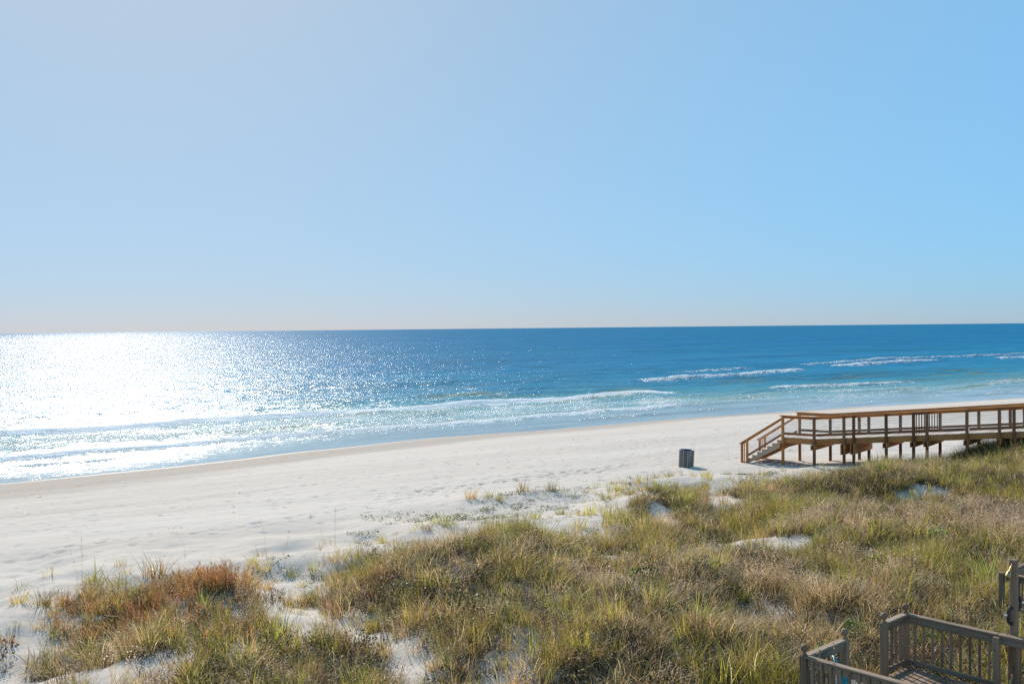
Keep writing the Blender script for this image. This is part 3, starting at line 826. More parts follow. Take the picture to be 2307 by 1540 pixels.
D_LEN = 7.5
deck = thing('dune_deck', (dk(DW / 2, 2, 0).x, dk(DW / 2, 2, 0).y, DZ - 0.04), 'weathered grey timber deck with ball-topped railing posts in the dune grass', 'deck')
b = 0.02
while b < D_LEN:
    beam('floor_board', dk(-0.02, b + 0.068, DZ - 0.02), dk(DW + 0.02, b + 0.068, DZ - 0.02), 0.135, 0.036, W_FLOOR, deck, 0.003)
    b += 0.1435
for aa in (0.0, DW / 2, DW):
    beam('joist', dk(aa, 0.0, DZ - 0.145), dk(aa, D_LEN, DZ - 0.145), 0.045, 0.2, W_BROWN, deck)
beam('rim_joist', dk(-0.05, -0.025, DZ - 0.14), dk(DW + 0.05, -0.025, DZ - 0.14), 0.04, 0.21, W_BROWN, deck)
G0, G1 = 1.25, 2.60          # opening in the seaward edge
for a in (0.0, G0, G1, DW):
    deck_post(deck, a, 0.0, RZ + 0.0 if a in (0.0, DW) else RZ - 0.01)
for a in (0.0, DW):
    for bb in ((2.1, 4.4, 6.7) if a == 0 else (1.66, 4.2, 6.7)):
        deck_post(deck, a - (0.075 if a else 0), bb, RZ - 0.04, ball=False, size=0.1)
rail_run(deck, 0.0, 0.0, G0, 0.0, -db)
rail_run(deck, G1, 0.0, DW, 0.0, -db)
for a, out in ((0.0, -da), (DW, da)):
    b1, b2 = (2.1, 4.4) if a == 0 else (1.66, 4.2)
    rail_run(deck, a, 0.0, a, b1, out, e1=0.002)
    rail_run(deck, a, b1, a, b2, out, e0=0.002, e1=0.002)
    rail_run(deck, a, b2, a, 6.7, out, e0=0.002)
# steps from the opening down to the sand
for k in range(3):
    z = DZ - 0.18 * (k + 1)
    beam('step', dk(G0 + 0.08, -0.16 - 0.27 * k, z), dk(G1 - 0.08, -0.16 - 0.27 * k, z), 0.26, 0.038, W_FLOOR, deck)
for a in (G0 + 0.06, G1 - 0.06):
    beam('step_stringer', dk(a, 0.0, DZ - 0.2), dk(a, -0.95, DZ - 0.80), 0.04, 0.22, W_BROWN, deck)

# second deck further along, same build
NA = 7.72
deck2 = thing('neighbouring_deck', (dk(NA + 1, 2, 0).x, dk(NA + 1, 2, 0).y, DZ - 0.04), 'grey timber deck corner with railing behind the outdoor shower post', 'deck')
b = 0.02
while b < D_LEN:
    beam('floor_board', dk(NA - 0.02, b + 0.068, DZ - 0.02), dk(NA + 2.6, b + 0.068, DZ - 0.02), 0.135, 0.036, W_FLOOR, deck2, 0.003)
    b += 0.1435
deck_post(deck2, NA, -0.02, RZ, ball=False, size=0.1)
deck_post(deck2, NA + 0.62, 0.0, RZ + 0.14, ball=False, size=0.1)
deck_post(deck2, NA + 2.6, 0.0, RZ, ball=False)
for bb in (2.2, 4.4, 6.6):
    deck_post(deck2, NA, bb, RZ - 0.04, ball=False, size=0.1)
    deck_post(deck2, NA + 2.6, bb, RZ - 0.04, ball=False, size=0.1)
rail_run(deck2, NA, 0.0, NA, 2.2, -da)
rail_run(deck2, NA, 2.2, NA, 4.4, -da)
rail_run(deck2, NA, 4.4, NA, 6.6, -da)
rail_run(deck2, NA + 0.62, 0.0, NA + 2.6, 0.0, -db)
rail_run(deck2, NA + 2.6, 0.0, NA + 2.6, 2.2, da)
rail_run(deck2, NA + 2.6, 2.2, NA + 2.6, 4.4, da)

# ------------------------------------------------------------------ outdoor shower on its post
SP = dk(DW + 0.135, 1.86, 0)
shower = thing('outdoor_shower', (SP.x, SP.y, gz(SP.x, SP.y)), 'outdoor shower of brass heads and black pipe on a tall timber post', 'outdoor shower')
beam('shower_post', (SP.x, SP.y, gz(SP.x, SP.y) - 0.3), (SP.x, SP.y, 4.56), 0.115, 0.115, W_BROWN, shower, 0.008, up=da)
LFT = V((-0.93, -0.37, 0)).normalized(); RGT = -LFT; FRT = V((-0.37, -0.93, 0)).normalized()
def head_at(z, off, name):
    base = V((SP.x, SP.y, z)) + LFT * 0.045 + FRT * 0.055 + off
    ax = (LFT * 0.55 + FRT * 0.15 + V((0, 0, -1.0))).normalized()
    prof = [(0.010, 0.0), (0.011, 0.05), (0.016, 0.07), (0.020, 0.09), (0.019, 0.13), (0.026, 0.15), (0.040, 0.165), (0.043, 0.24), (0.040, 0.255), (0.0, 0.25)]
    o = link(name, lathe_mesh(prof, 18), BRASS, shower)
    o.rotation_mode = 'QUATERNION'
    o.rotation_quaternion = ax.to_track_quat('Z', 'Y')
    o.location = base - base_of(shower)
    k = link('mount', tube_mesh([V((0, 0, 0)), V((0, 0, 0)) - FRT * 0.08], 0.014, 8), RUST, shower)
    k.location = base - base_of(shower)
head_at(4.50, V((0, 0, 0)), 'shower_head')
head_at(2.62, FRT * 0.12 + LFT * 0.02, 'shower_head')
def arc_pipe(side, zc, r, name, hgt):
    pts = []
    for k in range(13):
        a = math.pi * (0.5 - k / 12)
        rr = r * (1 if abs(math.cos(a)) < 2 else 1)
        pts.append(side * (0.045 + rr * max(0.0, math.cos(a)) ** 0.6) + V((0, 0, hgt * math.copysign(abs(math.sin(a)) ** 0.8, math.sin(a)))))
    o = link(name, tube_mesh(pts, 0.031, 10), BLACKP, shower)
    o.location = V((SP.x, SP.y, zc)) - base_of(shower)
arc_pipe(RGT, 3.80, 0.10, 'pipe_loop', 0.135)
arc_pipe(LFT, 3.60, 0.085, 'pipe_loop', 0.135)
for side, zc, dd in ((RGT, 3.79, 0.155), (LFT, 3.62, 0.135)):
    p = V((SP.x, SP.y, zc)) + side * dd
    beam('valve_handle', p, p + side * 0.085 + V((0, 0, 0.004)), 0.02, 0.026, WHITEP, shower, 0.004)
    beam('valve_stem', p - side * 0.06, p, 0.03, 0.03, RUST, shower, 0.004)
for z in (4.36, 3.93, 3.45):
    p = V((SP.x, SP.y, z)) + RGT * 0.055 + FRT * 0.03
    beam('pipe_strap', p - FRT * 0.03, p + FRT * 0.03, 0.014, 0.045, RUST, shower, 0.003)

# ------------------------------------------------------------------ turquoise lounge chair on the deck
def chair_shell():
    """moulded back and seat in one curved sheet; x across, y forward, z up"""
    path = [(-0.40, 0.92, 0.02), (-0.385, 0.885, 0.10), (-0.355, 0.82, 0.165), (-0.32, 0.72, 0.20), (-0.275, 0.60, 0.225), (-0.23, 0.48, 0.24), (-0.185, 0.38, 0.25), (-0.13, 0.315, 0.255), (-0.05, 0.285, 0.26),
            (0.08, 0.30, 0.26), (0.22, 0.335, 0.255), (0.33, 0.355, 0.25), (0.39, 0.35, 0.24), (0.42, 0.31, 0.23)]
    bm = bmesh.new()
    rows = []
    nx = 13
    for i, (y, z, hw) in enumerate(path):
        row = []
        for k in range(nx):
            t = -1 + 2 * k / (nx - 1)
            dish = 0.045 * (t * t)                      # edges curl forward
            row.append(bm.verts.new((t * hw, y + dish * (1.0 if z > 0.4 else 0.2), z + dish * (0.1 if z > 0.4 else 0.8))))
        rows.append(row)
    for i in range(len(rows) - 1):
        for k in range(nx - 1):
            bm.faces.new((rows[i][k], rows[i][k + 1], rows[i + 1][k + 1], rows[i + 1][k]))
    geom = bmesh.ops.solidify(bm, geom=bm.faces[:], thickness=0.018)
    bmesh.ops.recalc_face_normals(bm, faces=bm.faces[:])
    me = bpy.data.meshes.new('shell'); bm.to_mesh(me); bm.free()
    for p in me.polygons: p.use_smooth = True
    return me
CHP = dk(0.66, 0.55, DZ)
chair = thing('lounge_chair', CHP, 'turquoise plastic chair with a tall curved back behind the deck railing', 'chair')
link('seat_shell', chair_shell(), TEAL, chair)
for s in (-1, 1):
    link('armrest', tube_mesh([(s * 0.27, -0.25, 0.52), (s * 0.31, -0.05, 0.545), (s * 0.31, 0.2, 0.53), (s * 0.29, 0.33, 0.49)], [0.024, 0.034, 0.034, 0.026], 10), TEAL, chair)
    link('leg', tube_mesh([(s * 0.30, 0.30, 0.50), (s * 0.29, 0.33, 0.25), (s * 0.28, 0.37, 0.0)], [0.024, 0.028, 0.024], 10), TEAL, chair)
    link('leg', tube_mesh([(s * 0.25, -0.20, 0.40), (s * 0.27, -0.30, 0.2), (s * 0.28, -0.40, 0.0)], [0.024, 0.028, 0.024], 10), TEAL, chair)
chair.rotation_euler = (0, 0, R(-118))
# ------------------------------------------------------------------ plant materials
def leaf_material(name, rough=0.45, trans=0.48, spec=0.5, hue=0.03, val=0.45):
    m, nt, b = material(name)
    n = N(nt)
    col = n.attr('col').outputs['Color']
    rnd = n.new('ShaderNodeObjectInfo').outputs['Random']
    hsv = n.new('ShaderNodeHueSaturation')
    n.l(col, hsv.inputs['Color'])
    n.l(n.math('ADD', n.math('MULTIPLY', rnd, hue * 2), 0.5 - hue), hsv.inputs['Hue'])
    r2 = n.math('FRACT', n.math('MULTIPLY', rnd, 17.31))
    n.l(n.math('ADD', n.math('MULTIPLY', r2, val * 2), 1.0 - val), hsv.inputs['Value'])
    n.l(hsv.outputs[0], b.inputs['Base Color'])
    b.inputs['Roughness'].default_value = rough
    b.inputs['Specular IOR Level'].default_value = spec
    tr = n.new('ShaderNodeBsdfTranslucent')
    n.l(hsv.outputs[0], tr.inputs['Color'])
    mx = n.new('ShaderNodeMixShader')
    mx.inputs[0].default_value = trans
    n.l(b.outputs[0], mx.inputs[1]); n.l(tr.outputs[0], mx.inputs[2])
    n.l(mx.outputs[0], nt.nodes['Material Output'].inputs['Surface'])
    return m
M_GRASS = leaf_material('dune_grass_blades')
M_LEAF = leaf_material('small_leaves', rough=0.5, trans=0.35, spec=0.35)
M_THATCH = leaf_material('matted_dead_leaves', rough=0.5, trans=0.25, spec=0.5, hue=0.015)
M_DRY = leaf_material('dry_blades', rough=0.5, trans=0.5, hue=0.015)

class Plant:
    def __init__(s, seed):
        s.r = np.random.default_rng(seed)
        s.co, s.fa, s.cnt, s.col, s.n = [], [], [], [], 0
    def blade(s, base, az, length, tilt, bend, width, segs, c0, c1, roll=None):
        r = s.r
        ts = np.linspace(0, 1, segs + 1)
        ang = tilt + bend * ts ** 1.4
        step = length / segs
        out = np.concatenate(([0], np.cumsum(np.sin(ang[:-1]) * step)))
        up = np.concatenate(([0], np.cumsum(np.cos(ang[:-1]) * step)))
        d = np.array([math.cos(az), math.sin(az)])
        pa = az + math.pi / 2 + (r.uniform(-0.9, 0.9) if roll is None else roll)
        sd = np.array([math.cos(pa), math.sin(pa)])
        w = width * np.clip(1.05 - ts ** 1.5, 0.12, 1) * 0.5
        P = np.zeros((segs + 1, 3)); P[:, 0] = base[0] + d[0] * out; P[:, 1] = base[1] + d[1] * out; P[:, 2] = base[2] + up
        L = P.copy(); Rr = P.copy()
        L[:, 0] -= sd[0] * w; L[:, 1] -= sd[1] * w; Rr[:, 0] += sd[0] * w; Rr[:, 1] += sd[1] * w
        co = np.empty((2 * (segs + 1), 3)); co[0::2] = L; co[1::2] = Rr
        s.co.append(co)
        c = np.asarray(c0)[None, :] * (1 - ts[:, None]) + np.asarray(c1)[None, :] * ts[:, None]
        s.col.append(np.repeat(c, 2, axis=0))
        for i in range(segs):
            k = s.n + 2 * i
            s.fa += [k, k + 1, k + 3, k + 2]; s.cnt.append(4)
        s.n += len(co)
        return P
    def leaf(s, p, size, aspect, c, up=0.0):
        r = s.r
        nrm = r.normal(0, 1, 3); nrm[2] = abs(nrm[2]) + up * 3
        nrm /= np.linalg.norm(nrm)
        t = np.cross(nrm, r.normal(0, 1, 3)); t /= np.linalg.norm(t)
        q = np.cross(nrm, t)
        a, b2 = size * 0.5, size * 0.5 * aspect
        pts = [p + t * a, p + t * a * 0.25 + q * b2, p - t * a * 0.6 + q * b2 * 0.8, p - t * a, p - t * a * 0.6 - q * b2 * 0.8, p + t * a * 0.25 - q * b2]
        pts[0] = pts[0] + nrm * size * 0.12; pts[3] = pts[3] + nrm * size * 0.1
        s.co.append(np.array(pts)); s.col.append(np.repeat(np.asarray(c)[None, :], 6, axis=0))
        s.fa += list(range(s.n, s.n + 6)); s.cnt.append(6); s.n += 6
    def mesh(s, name, mat):
        me = np_mesh(name, np.concatenate(s.co), np.array(s.fa), np.array(s.cnt, dtype=np.int32))
        set_col(me, np.concatenate(s.col))
        me.materials.append(mat)
        return me

def pick(r, pal):
    c = np.array(pal[r.integers(len(pal))], dtype=float)
    return c * r.uniform(0.75, 1.25)

GREEN = [(0.43, 0.355, 0.045), (0.53, 0.42, 0.07), (0.27, 0.24, 0.035), (0.62, 0.475, 0.12), (0.24, 0.26, 0.035)]
STRAW = [(0.68, 0.48, 0.22), (0.58, 0.38, 0.16), (0.76, 0.60, 0.36), (0.42, 0.26, 0.11), (0.64, 0.41, 0.22)]
OLIVE = [(0.31, 0.245, 0.06), (0.38, 0.29, 0.085), (0.21, 0.17, 0.04)]
RUSTY = [(0.46, 0.17, 0.055), (0.54, 0.25, 0.08), (0.30, 0.10, 0.045), (0.50, 0.29, 0.10)]
BROWN = [(0.085, 0.055, 0.032), (0.115, 0.078, 0.045), (0.06, 0.040, 0.025), (0.15, 0.095, 0.06)]
DKGREEN = [(0.040, 0.060, 0.020), (0.055, 0.078, 0.024), (0.035, 0.048, 0.018), (0.075, 0.085, 0.03)]
PINK = [(0.66, 0.47, 0.34), (0.74, 0.56, 0.42), (0.56, 0.37, 0.25)]

def tuft(seed, n, hmin, hmax, rad, pal0, pal1, width=0.012, lean=0.35, bend=(0.3, 1.7), segs=4, dead=0.25, deadpal=STRAW, mat=None):
    p = Plant(seed); r = p.r
    for _ in range(n):
        a = r.uniform(0, 2 * math.pi); rr = rad * math.sqrt(r.uniform(0, 1))
        base = (rr * math.cos(a), rr * math.sin(a), -0.03)
        dd = r.random() < dead
        c0 = pick(r, deadpal if dd else pal0); c1 = pick(r, deadpal if dd else pal1)
        p.blade(base, a + r.normal(0, 0.7), r.uniform(hmin, hmax) * (0.8 if dd else 1), abs(r.normal(0.08, lean)) * (1.4 if dd else 1), r.uniform(*bend) * (1.4 if dd else 1), width * r.uniform(0.6, 1.3), segs, c0, c1)
    return p.mesh('tuft', mat or M_GRASS)

def shrub(seed, n, rad, h, pal, size=0.034, stems=14, stempal=BROWN):
    p = Plant(seed); r = p.r
    for _ in range(stems):
        a = r.uniform(0, 6.28)
        P = p.blade((0, 0, -0.03), a, h * r.uniform(0.7, 1.25), r.uniform(0.1, 0.8), r.uniform(0, 0.5), 0.007, 3, pick(r, stempal), pick(r, stempal))
    for _ in range(n):
        d = r.normal(0, 1, 3); d /= np.linalg.norm(d); q = r.uniform(0.35, 1) ** 0.6
        pos = np.array([d[0] * rad * q, d[1] * rad * q, h * 0.45 + d[2] * h * 0.5 * q + r.normal(0, 0.03)])
        pos[2] = max(pos[2], 0.01)
        p.leaf(pos, size * r.uniform(0.6, 1.4), r.uniform(0.35, 0.7), pick(r, pal))
    return p.mesh('shrub', M_LEAF)

def seedy(seed, n, h, rad, pal=PINK, headn=9, leafsize=0.024):
    p = Plant(seed); r = p.r
    for _ in range(n):
        a = r.uniform(0, 6.28); rr = rad * math.sqrt(r.random())
        P = p.blade((rr * math.cos(a), rr * math.sin(a), -0.02), a, h * r.uniform(0.6, 1.15), abs(r.normal(0, 0.25)), r.uniform(0.0, 0.7), 0.006, 4, pick(r, OLIVE + STRAW), pick(r, STRAW))
        if r.random() < 0.8:
            for k in range(headn):
                t = P[-1] + (P[-1] - P[-2]) * r.uniform(-1.0, 0.4) + r.normal(0, 0.022, 3)
                p.leaf(t, leafsize * r.uniform(0.5, 1.3), 0.5, pick(r, pal))
    for _ in range(n // 2):
        a = r.uniform(0, 6.28)
        p.blade((rad * r.uniform(-.6, .6), rad * r.uniform(-.6, .6), -0.02), a, h * r.uniform(0.5, 0.9), abs(r.normal(0.2, 0.3)), r.uniform(0.4, 1.4), 0.008, 4, pick(r, OLIVE), pick(r, STRAW))
    return p.mesh('seed_heads', M_DRY)

def rusty(seed, n, h, rad):
    p = Plant(seed); r = p.r
    for _ in range(n):
        a = r.uniform(0, 6.28); rr = rad * math.sqrt(r.random())
        P = p.blade((rr * math.cos(a), rr * math.sin(a), -0.02), a, h * r.uniform(0.6, 1.2), abs(r.normal(0, 0.16)), r.uniform(-0.1, 0.4), 0.008, 4, pick(r, RUSTY), pick(r, RUSTY))
        for k in range(5):
            i = r.integers(1, 4)
            p.blade(P[i], r.uniform(0, 6.28), h * r.uniform(0.15, 0.32), r.uniform(0.3, 0.7), r.uniform(0.1, 0.9), 0.009, 2, pick(r, RUSTY), pick(r, RUSTY + STRAW))
    return p.mesh('rusty', M_DRY)

def creeper(seed, n, rad):
    p = Plant(seed); r = p.r
    x = np.array([0.0, 0.0]); a = r.uniform(0, 6.28)
    for k in range(n):
        a += r.normal(0, 0.5); x = x + 0.07 * np.array([math.cos(a), math.sin(a)])
        if np.hypot(*x) > rad: x = r.normal(0, rad * 0.4, 2)
        p.leaf(np.array([x[0] + r.normal(0, 0.03), x[1] + r.normal(0, 0.03), r.uniform(0.01, 0.06)]), r.uniform(0.03, 0.07), 0.85, pick(r, [(0.10, 0.16, 0.03), (0.07, 0.12, 0.025), (0.13, 0.18, 0.045), (0.05, 0.09, 0.02)]), up=0.7)
    for k in range(5):
        p.blade((r.normal(0, rad * .4), r.normal(0, rad * .4), 0.0), r.uniform(0, 6.28), 0.5, 1.35, 0.2, 0.006, 3, pick(r, BROWN), pick(r, BROWN))
    return p.mesh('creeper', M_LEAF)

def stalk_mesh(seed, h, heads=True):
    p = Plant(seed); r = p.r
    P = p.blade((0, 0, -0.05), r.uniform(0, 6.28), h, r.uniform(0.0, 0.08), r.uniform(0.05, 0.35), 0.009, 8, (0.20, 0.13, 0.07), (0.34, 0.24, 0.14), roll=0.3)
    if heads:
        for k in range(26):
            i = r.integers(6, 9)
            p.leaf(P[i] + r.normal(0, 0.018, 3) + np.array([0, 0, r.uniform(-0.08, 0.03)]), r.uniform(0.02, 0.04), 0.45, pick(r, [(0.42, 0.30, 0.17), (0.35, 0.24, 0.13)]))
    for k in range(6):
        p.blade((0, 0, -0.03), r.uniform(0, 6.28), r.uniform(0.35, 0.6), r.uniform(0.1, 0.5), r.uniform(0.4, 1.2), 0.009, 4, pick(r, OLIVE), pick(r, STRAW))
    return p.mesh('stalk', M_DRY)

# prototypes live in collections that are not part of the scene; the scatter objects instance them
def protos(name, meshes):
    c = bpy.data.collections.new(name)
    for i, me in enumerate(meshes):
        o = bpy.data.objects.new('%s_%02d' % (name, i), me)
        c.objects.link(o)
    return c

def scatter_group(name, coll):
    ng = bpy.data.node_groups.new(name, 'GeometryNodeTree')
    ng.interface.new_socket('Geometry', in_out='INPUT', socket_type='NodeSocketGeometry')
    ng.interface.new_socket('Geometry', in_out='OUTPUT', socket_type='NodeSocketGeometry')
    nd, lk = ng.nodes, ng.links
    gi = nd.new('NodeGroupInput'); go = nd.new('NodeGroupOutput')
    ci = nd.new('GeometryNodeCollectionInfo')
    ci.inputs['Collection'].default_value = coll
    ci.inputs['Separate Children'].default_value = True
    ci.inputs['Reset Children'].default_value = True
    iop = nd.new('GeometryNodeInstanceOnPoints')
    iop.inputs['Pick Instance'].default_value = True
    def na(nm, t):
        a = nd.new('GeometryNodeInputNamedAttribute'); a.data_type = t
        a.inputs['Name'].default_value = nm
        return a.outputs['Attribute']
    lk.new(gi.outputs[0], iop.inputs['Points'])
    lk.new(ci.outputs[0], iop.inputs['Instance'])
    lk.new(na('idx', 'INT'), iop.inputs['Instance Index'])
    lk.new(na('rot', 'FLOAT_VECTOR'), iop.inputs['Rotation'])
    lk.new(na('scl', 'FLOAT'), iop.inputs['Scale'])
    lk.new(iop.outputs[0], go.inputs[0])
    return ng

def scatter(name, label, cat, xs, ys, meshes, smin, smax, tilt, seed, patch=0.45):
    r = np.random.default_rng(seed)
    n = len(xs)
    zs = ground_z(xs, ys, False)
    me = bpy.data.meshes.new(name)
    me.vertices.add(n)
    me.vertices.foreach_set('co', np.stack([xs, ys, zs], -1).astype(np.float32).ravel())
    a = me.attributes.new('idx', 'INT', 'POINT'); a.data.foreach_set('value', r.integers(0, len(meshes), n).astype(np.int32))
    rot = np.stack([r.normal(0, tilt, n), r.normal(0, tilt, n), r.uniform(0, 6.283, n)], -1).astype(np.float32)
    a = me.attributes.new('rot', 'FLOAT_VECTOR', 'POINT'); a.data.foreach_set('vector', rot.ravel())
    a = me.attributes.new('scl', 'FLOAT', 'POINT'); a.data.foreach_set('value', (r.uniform(smin, smax, n) * (1 + patch * smooth_noise(xs, ys, 500 + seed, 1.0))).astype(np.float32))
    o = link(name, me)
    md = o.modifiers.new('scatter', 'NODES')
    md.node_group = scatter_group(name, protos(name + '_kinds', meshes))
    tag(o, label, cat, kind='stuff')
    return o

# ------------------------------------------------------------------ scatter the dune cover
rg = np.random.default_rng(77)
NP = 54000
X = rg.uniform(-13, 34, NP); Y = rg.uniform(11, 52, NP)
dens = stand_density(X, Y)
# thin out what lies far outside the photographed wedge
wedge = np.abs(X) < 0.62 * Y + 3.0
farther = np.clip(1.15 - (Y - 20) / 90, 0.6, 1.0)
keep = (rg.random(NP) < dens * farther) & wedge
X, Y, dens = X[keep], Y[keep], dens[keep]
score = {k: np.full(len(X), b0) for k, b0 in (('green', 0.33), ('dry', 0.30), ('shrub', 0.36), ('seed', 0.14), ('red', 0.0))}
for (cx, cy, rx, ry, k) in PATCHES:
    q = ((X - cx) / rx) ** 2 + ((Y - cy) / ry) ** 2
    score[k] = score[k] + (1.8 if k == 'red' else 0.75) * np.exp(-q * 0.9)
for i, k in enumerate(score):
    score[k] = np.clip(score[k] * (1 + 0.9 * smooth_noise(X, Y, 80 + i, 1.3)), 0, None)
keys = list(score)
P = np.stack([score[k] for k in keys], -1); P = P / P.sum(-1, keepdims=True)
kind = (rg.random(len(X))[:, None] > np.cumsum(P, -1)).sum(-1).clip(0, len(keys) - 1)
sel = lambda k: kind == keys.index(k)

scatter('green_dune_grass', 'yellow green dune grass covering the hummocks', 'grass', X[sel('green')], Y[sel('green')],
        [tuft(200 + i, 46, 0.35, 0.8, 0.16, GREEN, GREEN + OLIVE, dead=0.3) for i in range(6)], 0.65, 1.15, 0.12, 1)
scatter('dry_dune_grass', 'dry straw coloured grass among the green', 'grass', X[sel('dry')], Y[sel('dry')],
        [tuft(220 + i, 50, 0.25, 0.62, 0.20, OLIVE + STRAW, STRAW, lean=0.5, bend=(0.6, 1.9), dead=0.55, mat=M_DRY) for i in range(6)], 0.65, 1.2, 0.15, 2)
scatter('low_dune_scrub', 'dark low scrub with small leaves between the grass', 'scrub', X[sel('shrub')], Y[sel('shrub')],
        [shrub(240 + i, 110, 0.24, 0.34, DKGREEN + BROWN if i % 2 else DKGREEN + OLIVE) for i in range(3)] + [tuft(250 + i, 44, 0.2, 0.5, 0.2, BROWN + OLIVE, BROWN + STRAW, lean=0.5, bend=(0.5, 1.8), dead=0.3, deadpal=BROWN) for i in range(3)], 0.7, 1.3, 0.12, 3)
scatter('seeding_grass', 'pale pinkish seed heads on dry stalks', 'grass', X[sel('seed')], Y[sel('seed')],
        [seedy(260 + i, 20, 0.5, 0.18) for i in range(5)], 0.7, 1.15, 0.1, 4)
scatter('rusty_bluestem', 'rust red upright grass on the sand mound', 'grass', X[sel('red')], Y[sel('red')],
        [rusty(280 + i, 16, 0.45, 0.18) for i in range(4)], 0.7, 1.2, 0.08, 5)

# matted dead leaves lying low between the clumps
NT = 60000
tx, ty = rg.uniform(-13, 34, NT), rg.uniform(11, 50, NT)
td = stand_density(tx, ty)
kk = (rg.random(NT) < td * 1.4 - 0.15) & (np.abs(tx) < 0.62 * ty + 3.0)
scatter('dead_grass_thatch', 'brown matted dead grass low between the clumps', 'grass', tx[kk], ty[kk],
        [tuft(290 + i, 34, 0.16, 0.42, 0.22, BROWN, BROWN + OLIVE, lean=0.9, bend=(0.6, 2.2), dead=0.35, deadpal=STRAW if i < 1 else BROWN, mat=M_THATCH, width=0.014) for i in range(5)], 0.7, 1.2, 0.15, 8)

cxs, cys = [], []
for (cx, cy, rx, ry) in CREEPER:
    n = int(14 * rx * ry) + 4
    a = rg.uniform(0, 6.28, n); q = np.sqrt(rg.random(n))
    cxs.append(cx + rx * q * np.cos(a)); cys.append(cy + ry * q * np.sin(a))
cxs, cys = np.concatenate(cxs), np.concatenate(cys)
kk = smooth_noise(cxs, cys, 90, 1.3) > -0.15
cxs, cys = cxs[kk], cys[kk]
scatter('beach_creeper', 'small round leaved creeper trailing over bare sand', 'creeper', cxs, cys, [creeper(300 + i, 26, 0.4) for i in range(5)], 0.6, 1.1, 0.05, 6)

# thin seedlings sprinkled on the open sand next to the stands
NS = 9000
xs, ys = rg.uniform(-13, 22, NS), rg.uniform(20, 46, NS)
dn = np.maximum(in_poly(xs, ys, MAIN_STAND), in_poly(xs, ys, LEFT_STAND))
kk = (dn > -4.5) & (dn < 0.3) & (rg.random(NS) < np.exp(dn * 0.5) * 0.6) & (smooth_noise(xs, ys, 91, 1.0) > -0.05)
scatter('sparse_grass_shoots', 'thin grass shoots sprinkled over the sand beside the dunes', 'grass', xs[kk], ys[kk],
        [tuft(320 + i, 24, 0.15, 0.48, 0.14, GREEN, GREEN + STRAW, dead=0.35) for i in range(5)], 0.6, 1.1, 0.1, 7)

# scraps of weed and straw dropped along the drift lines
ND = 900
du, dv = rg.uniform(-55, 20, ND), rg.choice([14.5, 17.0, 21.5, 24.0, 28.0, 31.0], ND) + rg.normal(0, 1.1, ND)
dx_, dy_ = to_xy(du, dv)
kk = smooth_noise(du * 0.5, dv * 2, 95, 2.0) > 0.1
def scrap(seed):
    p = Plant(seed); r = p.r
    for _ in range(7):
        p.blade((r.normal(0, .05), r.normal(0, .05), 0.005), r.uniform(0, 6.28), r.uniform(0.06, 0.2), 1.35, 0.25, 0.018, 2, pick(r, BROWN), pick(r, BROWN))
    return p.mesh('scrap', M_DRY)
scatter('seaweed_scraps', 'dark scraps of dried weed scattered along the beach', 'seaweed', dx_[kk], dy_[kk], [scrap(700 + i) for i in range(4)], 0.5, 1.4, 0.05, 9, 0.0)

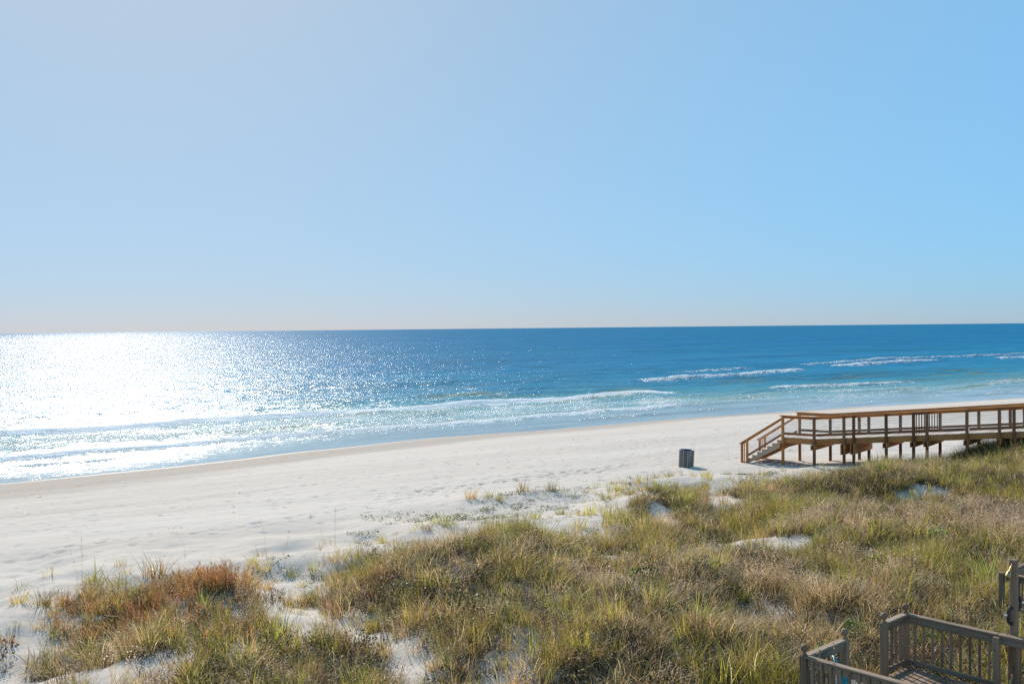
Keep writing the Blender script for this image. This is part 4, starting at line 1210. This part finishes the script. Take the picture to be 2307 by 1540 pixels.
# separate tufts that stand alone on the sand
rt = random.Random(5)
tm = [tuft(340 + i, 70, 0.22, 0.62, 0.17, GREEN, GREEN + STRAW, dead=0.3) for i in range(4)]
for i, (x, y) in enumerate(TUFT_SPOTS):
    o = link('grass_tuft', tm[i % 4])
    o.location = (x, y, gz(x, y)); o.rotation_euler = (0, 0, rt.uniform(0, 6.28))
    s = rt.uniform(0.75, 1.25) * (1.4 if i == 0 else 1)
    o.scale = (s * 1.15, s * 1.15, s)
    if i == 0:
        tag(o, 'large fan of dune grass on a low sand hump above the rusty red patch', 'grass tuft')
    else:
        if y < 29: tag(o, 'small grass tuft alone on white sand around the rusty red patch', 'grass tuft', 'grass tufts around the rusty patch')
        elif x < 3: tag(o, 'small grass tuft alone on the sand among the trailing creeper', 'grass tuft', 'grass tufts among the creeper')
        else: tag(o, 'small grass tuft on open sand at the dune edge near the litter bin', 'grass tuft', 'grass tufts near the litter bin')
sm = [stalk_mesh(360 + i, 1.5) for i in range(4)]
for i, (x, y) in enumerate(STALK_SPOTS):
    o = link('sea_oat_stalk', sm[i % 4])
    s = rt.uniform(0.75, 1.05)
    o.location = (x, y, gz(x, y)); o.rotation_euler = (0, 0, rt.uniform(0, 6.28)); o.scale = (s, s, s)
    if y < 29: tag(o, 'tall thin seed stalk rising beside the rusty red patch', 'stalk', 'tall stalks beside the rusty patch')
    else: tag(o, 'tall thin seed stalk at the dune edge near the litter bin', 'stalk', 'tall stalks near the bin')
for i, (px, py, s) in enumerate(((4.75, 14.95, 1.25), (5.0, 14.85, 1.2))):
    o = link('sea_oat_stalk', sm[i + 1]); o.location = (px, py, gz(px, py)); o.scale = (s, s, s); o.rotation_euler = (0, 0, 1.1 + i)
    tag(o, 'drooping tan seed head leaning in front of the deck railing', 'stalk', 'seed heads in front of the deck railing')

def broad_plant(seed):
    p = Plant(seed); r = p.r
    for _ in range(26):
        p.blade((r.normal(0, .12), r.normal(0, .12), -0.05), r.uniform(0, 6.28), r.uniform(0.6, 1.15), abs(r.normal(0.1, 0.28)), r.uniform(0.0, 0.8), 0.028, 6, (0.16, 0.24, 0.03), (0.30, 0.36, 0.06))
    return p.mesh('broad_blades', M_GRASS)
o = link('bright_green_reed', broad_plant(400)); sp = SHOWER_PLANT[0]
o.location = (*sp, gz(*sp)); tag(o, 'bright lime green clump of broad upright blades beside the shower post', 'plant')
vm = shrub(410, 60, 0.3, 0.25, [(0.16, 0.30, 0.03), (0.20, 0.34, 0.04)], size=0.075, stems=8)
for (x, y) in ((9.3, 25.0), (6.9, 19.9), (8.1, 19.3), (6.0, 18.6), (3.1, 24.5), (12.0, 27.5)):
    o = link('leafy_vine', vm); o.location = (x, y, gz(x, y) + 0.18); o.rotation_euler = (0, 0, rt.uniform(0, 6.28))
    tag(o, 'bright green round leaved vine climbing through dry grass', 'vine', 'bright vines in the grass')
